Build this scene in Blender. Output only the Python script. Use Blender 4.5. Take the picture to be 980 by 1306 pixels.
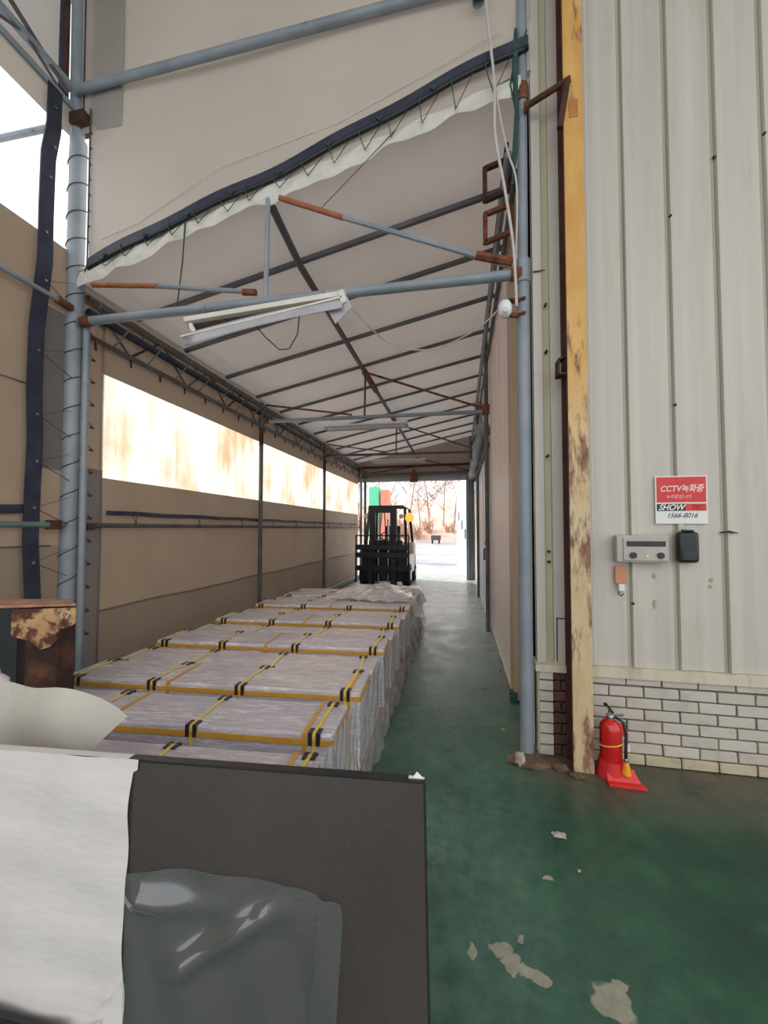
import bpy, bmesh, math, random
from mathutils import Vector, Matrix
random.seed(7)
PI = math.pi
for o in list(bpy.data.objects): bpy.data.objects.remove(o, do_unlink=True)
SC = bpy.context.scene
COL = SC.collection

# ------------------------------------------------------------------ camera, world, sun, exposure
cam = bpy.data.cameras.new('camera'); camo = bpy.data.objects.new('camera', cam); COL.objects.link(camo)
cam.sensor_fit = 'HORIZONTAL'; cam.sensor_width = 36.0; cam.lens = 36.0*500/980
cam.shift_y = 0.00544; cam.clip_start = 0.02; cam.clip_end = 500
camo.location = (0, 0, 1.5)
camo.rotation_euler = (math.radians(90+1.909), 0, math.radians(11.083))
SC.camera = camo
SC.view_settings.view_transform = 'Standard'; SC.view_settings.look = 'None'
SC.view_settings.gamma = 1; SC.view_settings.use_curve_mapping = False
SC.view_settings.exposure = -0.12

W = bpy.data.worlds.new('overcast'); SC.world = W; W.use_nodes = True
nt = W.node_tree; bg = nt.nodes['Background']
tc = nt.nodes.new('ShaderNodeTexCoord'); nz = nt.nodes.new('ShaderNodeTexNoise'); nz.inputs['Scale'].default_value = 1.6
cr = nt.nodes.new('ShaderNodeValToRGB')
cr.color_ramp.elements[0].position = .3; cr.color_ramp.elements[0].color = (.86, .93, 1, 1)
cr.color_ramp.elements[1].position = .7; cr.color_ramp.elements[1].color = (1, .985, .96, 1)
nt.links.new(tc.outputs['Generated'], nz.inputs['Vector']); nt.links.new(nz.outputs['Fac'], cr.inputs['Fac'])
nt.links.new(cr.outputs['Color'], bg.inputs['Color']); bg.inputs['Strength'].default_value = 1.9

sl = bpy.data.lights.new('sun', 'SUN'); sl.energy = 5.2; sl.angle = math.radians(3); sl.color = (1, .93, .84)
so = bpy.data.objects.new('sun', sl); COL.objects.link(so); so.location = (-20, 10, 20)
so.rotation_euler = Vector((.76, -.30, -.58)).to_track_quat('-Z', 'Y').to_euler()

# ------------------------------------------------------------------ materials
def lin(c):
    r = []
    for v in c[:3]:
        v = v/255.0
        r.append(v/12.92 if v <= .04045 else ((v+.055)/1.055)**2.4)
    return tuple(r)+(1,)
class NT:
    def __init__(s, name):
        s.m = bpy.data.materials.new(name); s.m.use_nodes = True; s.t = s.m.node_tree
        s.b = s.t.nodes['Principled BSDF']; s.out = s.t.nodes['Material Output']
    def n(s, typ, **kw):
        x = s.t.nodes.new(typ)
        for k, v in kw.items():
            if k.startswith('i_'):
                x.inputs[k[2:].replace('_', ' ')].default_value = v
            else: setattr(x, k, v)
        return x
    def l(s, a, b): s.t.links.new(a, b)
    def coord(s, scale=(1, 1, 1), kind='Object'):
        t = s.n('ShaderNodeTexCoord'); m = s.n('ShaderNodeMapping'); m.inputs['Scale'].default_value = scale
        s.l(t.outputs[kind], m.inputs['Vector']); return m.outputs['Vector']
    def noise(s, vec, scale, detail=4, rough=.55):
        x = s.n('ShaderNodeTexNoise'); x.inputs['Scale'].default_value = scale; x.inputs['Detail'].default_value = detail
        x.inputs['Roughness'].default_value = rough; s.l(vec, x.inputs['Vector']); return x.outputs['Fac']
    def ramp(s, fac, stops):
        x = s.n('ShaderNodeValToRGB'); e = x.color_ramp.elements
        e[0].position, e[0].color = stops[0]; e[1].position, e[1].color = stops[-1]
        for p, c in stops[1:-1]:
            k = e.new(p); k.color = c
        s.l(fac, x.inputs['Fac']); return x.outputs['Color']
    def mix(s, fac, a, b):
        x = s.n('ShaderNodeMix', data_type='RGBA')
        if hasattr(fac, 'links'): s.l(fac, x.inputs[0])
        else: x.inputs[0].default_value = fac
        for k, v in ((6, a), (7, b)):
            if hasattr(v, 'links'): s.l(v, x.inputs[k])
            else: x.inputs[k].default_value = v
        return x.outputs[2]
    def bump(s, h, strength=.3, dist=.01):
        x = s.n('ShaderNodeBump'); x.inputs['Strength'].default_value = strength; x.inputs['Distance'].default_value = dist
        s.l(h, x.inputs['Height']); s.l(x.outputs['Normal'], s.b.inputs['Normal']); return x
    def col(s, c):
        if hasattr(c, 'links'): s.l(c, s.b.inputs['Base Color'])
        else: s.b.inputs['Base Color'].default_value = c
BW = [(0, (0, 0, 0, 1)), (1, (1, 1, 1, 1))]
def pm(name, c1, c2=None, scale=6, rough=.6, metal=0, bump=.15, bscale=40, stretch=(1, 1, 1), lo=.35, hi=.7, spec=.5, coat=0, kind='Object'):
    t = NT(name); v = t.coord(stretch, kind)
    f = t.noise(v, scale)
    t.col(t.ramp(f, [(lo, lin(c1)), (hi, lin(c2 or c1))]))
    t.b.inputs['Roughness'].default_value = rough; t.b.inputs['Metallic'].default_value = metal
    t.b.inputs['Specular IOR Level'].default_value = spec; t.b.inputs['Coat Weight'].default_value = coat
    if bump: t.bump(t.noise(v, bscale), bump, .004)
    return t.m
def cloth(name, c1, c2, trans, scale=1.5, bscale=3, bump=.25, rough=.55, wr=(1, 1, 1)):
    """PVC tarpaulin: diffuse face that also lets some light through"""
    t = NT(name); v = t.coord(); f = t.noise(v, scale, 5)
    c = t.ramp(f, [(.3, lin(c1)), (.7, lin(c2))]); t.col(c)
    t.b.inputs['Roughness'].default_value = rough; t.b.inputs['Specular IOR Level'].default_value = .3
    v2 = t.coord(wr); h = t.noise(v2, bscale, 3); t.bump(h, bump, .05)
    tr = t.n('ShaderNodeBsdfTranslucent'); t.l(c, tr.inputs['Color'])
    mx = t.n('ShaderNodeMixShader'); mx.inputs[0].default_value = trans
    t.l(t.b.outputs[0], mx.inputs[1]); t.l(tr.outputs[0], mx.inputs[2]); t.l(mx.outputs[0], t.out.inputs['Surface'])
    return t.m
def film(name, tint=(.95, .97, 1, 1), alpha=.72, rough=.08, haze=.25, bscale=8, bump=.5, hazecol=(.8, .82, .85, 1), gain=.1):
    """thin clear plastic: see-through, glossy, a little milky"""
    t = NT(name); v = t.coord()
    g = t.n('ShaderNodeBsdfGlossy'); g.inputs['Roughness'].default_value = rough
    d = t.n('ShaderNodeBsdfDiffuse'); d.inputs['Color'].default_value = hazecol
    tr = t.n('ShaderNodeBsdfTransparent'); tr.inputs['Color'].default_value = tint
    b = t.n('ShaderNodeBump'); b.inputs['Strength'].default_value = bump; b.inputs['Distance'].default_value = .02
    t.l(t.noise(v, bscale, 4), b.inputs['Height']); t.l(b.outputs[0], g.inputs['Normal']); t.l(b.outputs[0], d.inputs['Normal'])
    m1 = t.n('ShaderNodeMixShader'); m1.inputs[0].default_value = haze
    t.l(tr.outputs[0], m1.inputs[1]); t.l(d.outputs[0], m1.inputs[2])
    lw = t.n('ShaderNodeLayerWeight'); lw.inputs['Blend'].default_value = .5; t.l(b.outputs[0], lw.inputs['Normal'])
    pw_ = t.n('ShaderNodeMath', operation='POWER'); pw_.inputs[1].default_value = 3.5; t.l(lw.outputs['Facing'], pw_.inputs[0])
    add = t.n('ShaderNodeMath', operation='MULTIPLY_ADD'); add.inputs[1].default_value = .8; add.inputs[2].default_value = gain; add.use_clamp = True
    t.l(pw_.outputs[0], add.inputs[0])
    m2 = t.n('ShaderNodeMixShader'); t.l(add.outputs[0], m2.inputs[0]); t.l(m1.outputs[0], m2.inputs[1]); t.l(g.outputs[0], m2.inputs[2])
    t.l(m2.outputs[0], t.out.inputs['Surface']); t.t.nodes.remove(t.b)
    return t.m
def rusty(name, paint, paint2, rust=(110, 62, 38), rust2=(62, 38, 30), lo=.5, hi=.6, scale=5, rough=.6, stretch=(1, 1, .35), metal=0):
    """painted steel with patches of rust"""
    t = NT(name); v = t.coord(stretch); f = t.noise(v, scale, 6, .65)
    p = t.ramp(t.noise(v, scale*.7, 3), [(.35, lin(paint)), (.65, lin(paint2))])
    r = t.ramp(t.noise(v, scale*4, 4), [(.35, lin(rust2)), (.65, lin(rust))])
    mk = t.ramp(f, [(lo, (0, 0, 0, 1)), (hi, (1, 1, 1, 1))])
    t.col(t.mix(mk, p, r)); t.b.inputs['Roughness'].default_value = rough; t.b.inputs['Metallic'].default_value = metal
    t.bump(t.noise(v, 60), .25, .003)
    return t.m

M = {}
M['galv'] = rusty('galvanised_steel', (148, 156, 163), (128, 138, 145), (120, 82, 60), (90, 64, 50), .66, .74, 4, .5, (1, 1, 1), .1)
M['galv_dark'] = rusty('weathered_steel', (98, 96, 96), (76, 74, 76), (112, 72, 50), (70, 50, 42), .56, .66, 6, .55, (1, 1, 1), .1)
M['rafter'] = rusty('rafter_steel', (104, 102, 104), (86, 84, 88), (105, 70, 52), (64, 48, 42), .62, .72, 3, .55, (1, 1, 1))
M['rust'] = pm('bare_rust', (86, 46, 32), (142, 84, 50), 12, .85, 0, .5, 70)
M['rust_dark'] = pm('dark_rust', (56, 32, 28), (92, 52, 40), 10, .85, 0, .5, 60)
M['rust_orange'] = rusty('orange_rust_pipe', (168, 104, 66), (140, 82, 52), (176, 170, 160), (150, 144, 138), .58, .66, 9, .7, (1, 1, 1))
def ycol():
    t = NT('yellow_painted_steel'); v = t.coord((2.2, 2.2, .6)); geo = t.n('ShaderNodeNewGeometry'); sp = t.n('ShaderNodeSeparateXYZ'); t.l(geo.outputs['Position'], sp.inputs[0])
    mr = t.n('ShaderNodeMapRange'); mr.inputs['From Min'].default_value = 2.6; mr.inputs['From Max'].default_value = 1.6; t.l(sp.outputs['Z'], mr.inputs['Value'])
    top = t.ramp(t.noise(v, 4, 4), [(.35, lin((204, 150, 74))), (.65, lin((216, 172, 100)))])
    low = t.ramp(t.noise(v, 4, 4), [(.35, lin((196, 168, 124))), (.65, lin((216, 198, 164)))])
    p = t.mix(mr.outputs[0], top, low)
    r = t.ramp(t.noise(v, 16, 4), [(.35, lin((104, 66, 48))), (.65, lin((152, 108, 78)))])
    add = t.n('ShaderNodeMath', operation='MULTIPLY_ADD'); add.inputs[1].default_value = .085; t.l(mr.outputs[0], add.inputs[0]); t.l(t.noise(v, 4.2, 6, .65), add.inputs[2])
    mk = t.ramp(add.outputs[0], [(.56, (0, 0, 0, 1)), (.66, (1, 1, 1, 1))])
    t.col(t.mix(mk, p, r)); t.b.inputs['Roughness'].default_value = .55; t.bump(t.noise(v, 60), .25, .003); return t.m
M['yellow'] = ycol()
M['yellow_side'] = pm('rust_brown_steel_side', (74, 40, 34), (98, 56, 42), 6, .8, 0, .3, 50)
M['tarp'] = cloth('beige_tarp_wall', (152, 133, 114), (164, 145, 125), .07, 1.2, 2.2, .22)
M['tarp_low'] = cloth('darker_tarp_wall', (138, 122, 107), (148, 131, 114), .05, 1.4, 2.2, .2)
M['tarp_grey'] = cloth('grey_tarp_strip', (118, 112, 108), (126, 120, 116), .05, 1.5, 2, .15)
M['tarp_gable'] = cloth('pale_gable_tarp', (174, 165, 156), (184, 176, 165), .12, .8, 1.4, .25)
M['tarp_roof'] = cloth('grey_white_roof_tarp', (180, 173, 170), (190, 183, 178), .14, .9, 2.4, .35)
M['tarp_white'] = cloth('white_tarp_edge', (226, 222, 208), (236, 234, 224), .2, 4, 14, .5)
M['tarp_bundle'] = cloth('rolled_grey_tarp', (140, 142, 148), (160, 162, 166), .04, 3, 9, .6)
M['hem'] = pm('black_navy_hem_band', (34, 38, 54), (52, 58, 76), 5, .5, 0, .4, 20)
M['rope'] = pm('dark_green_cord', (34, 66, 60), (50, 88, 80), 20, .8, 0, 0)
M['rope_dark'] = pm('grey_cord', (56, 60, 66), (72, 76, 80), 20, .8, 0, 0)
M['cable_white'] = pm('white_cable', (190, 184, 178), (204, 198, 192), 20, .5, 0, 0)
M['black'] = pm('black_plastic', (22, 24, 27), (32, 34, 36), 8, .4, 0, .05)
M['blackm'] = pm('black_machine_paint', (20, 21, 27), (34, 35, 42), 7, .38, 0, .1)
M['tyre'] = pm('tyre_rubber', (24, 24, 26), (36, 36, 38), 12, .8, 0, .3)
M['cream'] = pm('cream_machine_paint', (222, 212, 196), (232, 224, 210), 4, .35, 0, .05)
M['white_metal'] = pm('white_enamel', (214, 208, 196), (226, 222, 212), 6, .4, 0, .05)
M['reflector'] = pm('grey_white_reflector', (168, 166, 170), (186, 184, 186), 6, .35, 0, .05)
M['white_plastic'] = pm('white_plastic', (222, 222, 218), (230, 230, 226), 6, .35, 0, .02)
M['red'] = pm('red_enamel', (196, 22, 26), (206, 32, 32), 6, .25, 0, .03, coat=.4)
M['red_plastic'] = pm('red_plastic', (206, 40, 42), (216, 54, 50), 6, .4, 0, .05)
M['amber'] = pm('amber_plastic', (236, 150, 20), (240, 160, 30), 6, .35, 0, .02)
M['steel'] = pm('bright_steel', (170, 170, 172), (190, 190, 190), 6, .25, .9, .02)
M['wood'] = pm('pallet_wood', (150, 104, 72), (182, 136, 98), 6, .8, 0, .4, 40, (1, 1, 6))
M['strap_y'] = pm('yellow_strap', (214, 186, 70), (226, 202, 96), 10, .35, 0, .05)
M['strap_o'] = pm('orange_strap', (196, 142, 52), (208, 158, 70), 10, .35, 0, .05)
M['protector'] = pm('black_corner_protector', (30, 28, 36), (48, 44, 56), 10, .45, 0, .1)
M['green_paint'] = pm('green_sheet', (96, 214, 160), (120, 226, 176), 3, .5, 0, 0)
M['orange_paint'] = pm('salmon_sheet', (240, 140, 112), (244, 156, 130), 3, .5, 0, 0)
M['stone'] = pm('pale_stone', (150, 142, 130), (196, 190, 178), 18, .9, 0, .6, 60)
M['dirt'] = pm('brown_broken_mortar', (84, 66, 54), (118, 96, 78), 16, .95, 0, .8, 40)
M['bark'] = pm('bare_twigs', (150, 122, 110), (178, 150, 136), 4, .9, 0, 0)
M['tag_orange'] = pm('faded_orange_plastic', (196, 132, 96), (206, 146, 110), 8, .5, 0, .05)
M['beige_box'] = pm('beige_grey_housing', (176, 168, 158), (188, 180, 170), 8, .45, 0, .05)
M['sill_rust'] = pm('rust_tinted_paint', (172, 148, 112), (186, 166, 136), 30, .7, 0, .2)
M['dkslot'] = pm('dark_slot', (24, 30, 34), (34, 40, 44), 8, .3, 0, 0)
M['dkgreen'] = pm('dark_green_black_cover', (26, 32, 32), (36, 44, 42), 8, .35, 0, .1)
M['vehicle'] = pm('dark_grey_paint', (70, 66, 70), (90, 86, 88), 4, .5, 0, 0)

# white painted sheet metal with faint vertical dirt streaks
def sheet(name, c1, c2, dirt, amt=.35):
    t = NT(name); v = t.coord((9, 9, .25), 'Object')
    f = t.noise(v, 1.6, 5); base = t.ramp(f, [(.3, lin(c1)), (.7, lin(c2))])
    g = t.ramp(t.noise(t.coord((3, 3, .6)), 2.3, 6, .7), [(.56, (0, 0, 0, 1)), (.78, (amt, amt, amt, 1))])
    t.col(t.mix(g, base, lin(dirt))); t.b.inputs['Roughness'].default_value = .48
    t.bump(t.noise(t.coord((1, 1, .3)), 5, 3), .12, .02); return t.m
M['sheet'] = sheet('white_sheet_metal', (186, 179, 168), (200, 192, 181), (150, 140, 118))
M['groove'] = sheet('tan_groove', (158, 150, 128), (178, 172, 152), (130, 120, 84))
M['sheet_groove'] = sheet('yellow_stained_groove', (176, 170, 136), (190, 184, 152), (140, 130, 90))
M['sheet_pink'] = sheet('pale_pinkish_panel', (232, 219, 210), (240, 229, 221), (176, 146, 122), .5)
M['door_white'] = sheet('white_door_sheet', (228, 228, 232), (236, 236, 240), (160, 150, 140))
M['brown_streak'] = sheet('brown_stained_panel', (176, 150, 124), (190, 166, 142), (134, 98, 76), .6)
M['sill'] = sheet('dirty_cream_sill', (196, 186, 162), (208, 200, 180), (134, 112, 84), .8)

# painted white brick / brown brick / mortar
def brickmat(name, c1, c2, dirt):
    t = NT(name); v = t.coord((1, 1, 1), 'Object'); oi = t.n('ShaderNodeObjectInfo')
    base = t.mix(oi.outputs['Random'], lin(c1), lin(c2))
    geo = t.n('ShaderNodeNewGeometry'); 
    mp = t.n('ShaderNodeVectorMath', operation='SCALE'); mp.inputs['Scale'].default_value = 1; t.l(geo.outputs['Position'], mp.inputs[0])
    g = t.ramp(t.noise(mp.outputs[0], 9, 5, .65), [(.5, (0, 0, 0, 1)), (.75, (.7, .7, .7, 1))])
    t.col(t.mix(g, base, lin(dirt))); t.b.inputs['Roughness'].default_value = .75
    t.bump(t.noise(mp.outputs[0], 60), .35, .004); return t.m
M['brick'] = brickmat('white_painted_brick', (186, 178, 166), (198, 190, 178), (160, 152, 138))
M['brick_dirty'] = brickmat('stained_bottom_brick', (186, 174, 146), (196, 184, 158), (140, 124, 96))
M['brick_brown'] = brickmat('brown_brick', (84, 54, 50), (104, 68, 60), (56, 40, 38))
M['mortar'] = pm('grey_mortar', (124, 118, 106), (142, 136, 122), 12, .9, 0, .4)
M['mortar_dark'] = pm('dark_mortar', (100, 84, 76), (116, 100, 90), 12, .9, 0, .4)

# stained clear vinyl window, lit from outside
def vinyl():
    t = NT('stained_clear_vinyl'); v = t.coord((.6, .95, .42))
    f = t.noise(v, 1.5, 7, .62)
    c = t.ramp(f, [(.44, (.66, .65, .64, 1)), (.53, (.64, .55, .47, 1)), (.60, (.60, .43, .30, 1)), (.68, (.5, .31, .18, 1))])
    f2 = t.ramp(t.noise(t.coord((.6, 3.5, .12)), 2.2, 3), [(.45, (1, 1, 1, 1)), (.7, (.72, .68, .64, 1))])
    mm = t.n('ShaderNodeMix', data_type='RGBA', blend_type='MULTIPLY'); mm.inputs[0].default_value = .8
    t.l(c, mm.inputs[6]); t.l(f2, mm.inputs[7])
    tr = t.n('ShaderNodeBsdfTranslucent'); t.l(mm.outputs[2], tr.inputs['Color'])
    tp = t.n('ShaderNodeBsdfTransparent'); t.l(mm.outputs[2], tp.inputs['Color'])
    mx = t.n('ShaderNodeMixShader'); mx.inputs[0].default_value = .22
    t.l(tr.outputs[0], mx.inputs[1]); t.l(tp.outputs[0], mx.inputs[2])
    m2 = t.n('ShaderNodeMixShader'); m2.inputs[0].default_value = .06
    t.b.inputs['Roughness'].default_value = .2
    t.l(mx.outputs[0], m2.inputs[1]); t.l(t.b.outputs[0], m2.inputs[2]); t.l(m2.outputs[0], t.out.inputs['Surface'])
    return t.m
M['vinyl'] = vinyl()

# green epoxy floor
def floor_mat():
    t = NT('worn_green_epoxy'); v = t.coord()
    n1 = t.noise(v, .9, 5, .6); n2 = t.noise(v, 3.2, 6, .65); n3 = t.noise(v, 14, 5, .7)
    sep = t.n('ShaderNodeSeparateXYZ'); t.l(v, sep.inputs[0])
    def mr(sock, a, b):
        x = t.n('ShaderNodeMapRange'); x.inputs['From Min'].default_value = a; x.inputs['From Max'].default_value = b; t.l(sock, x.inputs['Value']); return x.outputs[0]
    def mul(a, b, op='MULTIPLY'):
        x = t.n('ShaderNodeMath', operation=op); x.use_clamp = True
        for i, k in enumerate((a, b)):
            if hasattr(k, 'links'): t.l(k, x.inputs[i])
            else: x.inputs[i].default_value = k
        return x.outputs[0]
    base = t.ramp(n2, [(.3, lin((15, 54, 40))), (.5, lin((22, 68, 49))), (.72, lin((44, 94, 67)))])
    # traffic lane of the passage: the paint is worn grey-green there
    lane = mul(mul(mr(sep.outputs['X'], 1.05, -.1), mr(n1, .25, .7)), .75)
    base = t.mix(lane, base, t.ramp(n3, [(.35, lin((82, 116, 104))), (.65, lin((122, 148, 134)))]))
    far = mul(mr(sep.outputs['Y'], 3.0, 7.5), .9)  # paler with distance: the gateway's bright reflection painted into the floor colour
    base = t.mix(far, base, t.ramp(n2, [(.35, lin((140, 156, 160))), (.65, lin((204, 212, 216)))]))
    # dust along the brick wall
    d = mul(mr(sep.outputs['Y'], 2.18, 2.62), mr(sep.outputs['X'], .25, .55))
    d = mul(d, mr(n2, .15, .55)); d = mul(d, mr(sep.outputs['Y'], 3.2, 3.0))
    base = t.mix(mul(d, .85), base, t.ramp(n3, [(.3, lin((84, 76, 66))), (.7, lin((112, 100, 86)))]))
    # bare concrete chips
    chips = None
    dist = t.n('ShaderNodeVectorMath', operation='MULTIPLY_ADD'); nn = t.n('ShaderNodeTexNoise'); nn.inputs['Scale'].default_value = 9; nn.inputs['Detail'].default_value = 4
    t.l(v, nn.inputs['Vector']); t.l(nn.outputs['Color'], dist.inputs[0]); dist.inputs[1].default_value = (.13, .13, 0); t.l(v, dist.inputs[2])
    for (cx, cy, r, sx) in ((.03, 1.475, .026, 1.5), (.13, 1.50, .036, 1.), (.165, 1.455, .03, .9), (.225, 1.435, .03, .8), (.255, 1.43, .018, 1), (.20, 1.565, .015, 1), (.47, 1.41, .055, 1.), (.50, 1.47, .02, 1), (.36, 1.83, .02, .8)):
        s1 = t.n('ShaderNodeVectorMath', operation='SUBTRACT'); t.l(dist.outputs[0], s1.inputs[0]); s1.inputs[1].default_value = (cx+.065, cy+.065, 0)
        s2 = t.n('ShaderNodeVectorMath', operation='MULTIPLY'); t.l(s1.outputs[0], s2.inputs[0]); s2.inputs[1].default_value = (sx, 1/sx, 0)
        ln = t.n('ShaderNodeVectorMath', operation='LENGTH'); t.l(s2.outputs[0], ln.inputs[0])
        k = t.n('ShaderNodeMapRange'); k.inputs['From Min'].default_value = r*1.05; k.inputs['From Max'].default_value = r*.9; t.l(ln.outputs['Value'], k.inputs['Value'])
        chips = k.outputs[0] if chips is None else mul(chips, k.outputs[0], 'MAXIMUM')
    base = t.mix(chips, base, t.ramp(n3, [(.3, lin((134, 134, 116))), (.7, lin((162, 160, 142)))]))
    # small random scuffs
    sc = t.ramp(t.noise(v, 7, 7, .75), [(.68, (0, 0, 0, 1)), (.74, (.6, .6, .6, 1))])
    base = t.mix(sc, base, lin((120, 128, 108)))
    t.col(base)
    r = t.n('ShaderNodeMapRange'); r.inputs['To Min'].default_value = .22; r.inputs['To Max'].default_value = .5
    r.inputs['From Min'].default_value = .3; r.inputs['From Max'].default_value = .7
    t.l(n2, r.inputs['Value']); t.l(r.outputs[0], t.b.inputs['Roughness'])
    h = t.n('ShaderNodeMath', operation='ADD'); t.l(n3, h.inputs[0]); t.l(t.noise(v, 4, 4), h.inputs[1]); t.bump(h.outputs[0], .22, .012)
    return t.m
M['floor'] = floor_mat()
M['ground_out'] = pm('pale_wet_yard', (140, 148, 158), (190, 190, 192), .35, .5, 0, .3, 3)
M['hill'] = pm('dry_brown_slope', (196, 164, 146), (226, 204, 190), .6, .95, 0, .8, 1.2)
M['scrub'] = pm('dry_scrub', (186, 140, 120), (214, 178, 156), 2, .95, 0, 0)

def board_mat():
    t = NT('dark_fluted_plastic'); v = t.coord()
    n = t.noise(v, 1.3, 3); t.col(t.ramp(n, [(.35, lin((66, 58, 54))), (.65, lin((78, 70, 65)))]))
    t.b.inputs['Roughness'].default_value = .34
    w = t.n('ShaderNodeTexWave', wave_type='BANDS', bands_direction='Z'); w.inputs['Scale'].default_value = 62; t.l(v, w.inputs['Vector'])
    t.bump(w.outputs['Fac'], .25, .002); return t.m
M['board'] = board_mat()
M['board_edge'] = pm('dark_board_edge', (30, 30, 34), (44, 42, 44), 8, .4, 0, .1)
M['paper'] = cloth('white_wrapping_paper', (230, 222, 217), (236, 229, 225), .12, 3, 3.2, .22, .6, (1, 1, 2.6))
M['paper2'] = cloth('thin_greyish_paper', (206, 204, 196), (222, 214, 198), .3, 3, 5, .35, .6)
def package_mat():
    t = NT('stretch_wrapped_cartons'); v = t.coord((.25, 1, 1))
    n = t.noise(t.coord((.6, 2, 2)), 2.5, 4)
    oi = t.n('ShaderNodeObjectInfo')
    a = t.ramp(n, [(.3, lin((178, 170, 188))), (.7, lin((206, 197, 208)))])
    b = t.ramp(n, [(.3, lin((184, 176, 182))), (.7, lin((208, 200, 202)))])
    st_ = t.ramp(t.noise(t.coord((.16, 1, 1)), 52, 4, .8), [(.48, (0, 0, 0, 1)), (.6, (1, 1, 1, 1))])  # wrap streaks in white, with the film's glossy highlights painted into the colour
    blot = t.ramp(t.noise(t.coord((.5, 1.4, 1.4)), 3.2, 4), [(.36, (.12, .12, .12, 1)), (.58, (1, 1, 1, 1))])
    mk_ = t.n('ShaderNodeMix', data_type='RGBA', blend_type='MULTIPLY'); mk_.inputs[0].default_value = 1; t.l(st_, mk_.inputs[6]); t.l(blot, mk_.inputs[7])
    t.col(t.mix(mk_.outputs[2], t.mix(oi.outputs['Random'], a, b), lin((246, 242, 242))))
    t.b.inputs['Roughness'].default_value = .3; t.b.inputs['Coat Weight'].default_value = .8; t.b.inputs['Coat Roughness'].default_value = .12
    f = t.noise(t.coord((.22, 1, 1)), 46, 5, .75)
    b1 = t.n('ShaderNodeBump'); b1.inputs['Strength'].default_value = .9; b1.inputs['Distance'].default_value = .011
    t.l(f, b1.inputs['Height']); t.l(b1.outputs[0], t.b.inputs['Coat Normal']); t.l(b1.outputs[0], t.b.inputs['Normal'])
    return t.m
M['package'] = package_mat()
M['film'] = film('clear_plastic_bag', alpha=.99, rough=.07, haze=.06, bscale=5, bump=.03, gain=.115)
M['film_wrap'] = film('wrinkled_stretch_film', (.9, .93, .92, 1), .75, .2, .26, 11, .8, (.66, .65, .67, 1))
M['film_cover'] = film('milky_plastic_cover', (.9, .9, .92, 1), .6, .16, .62, 9, .9, (.86, .82, .82, 1))

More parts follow.
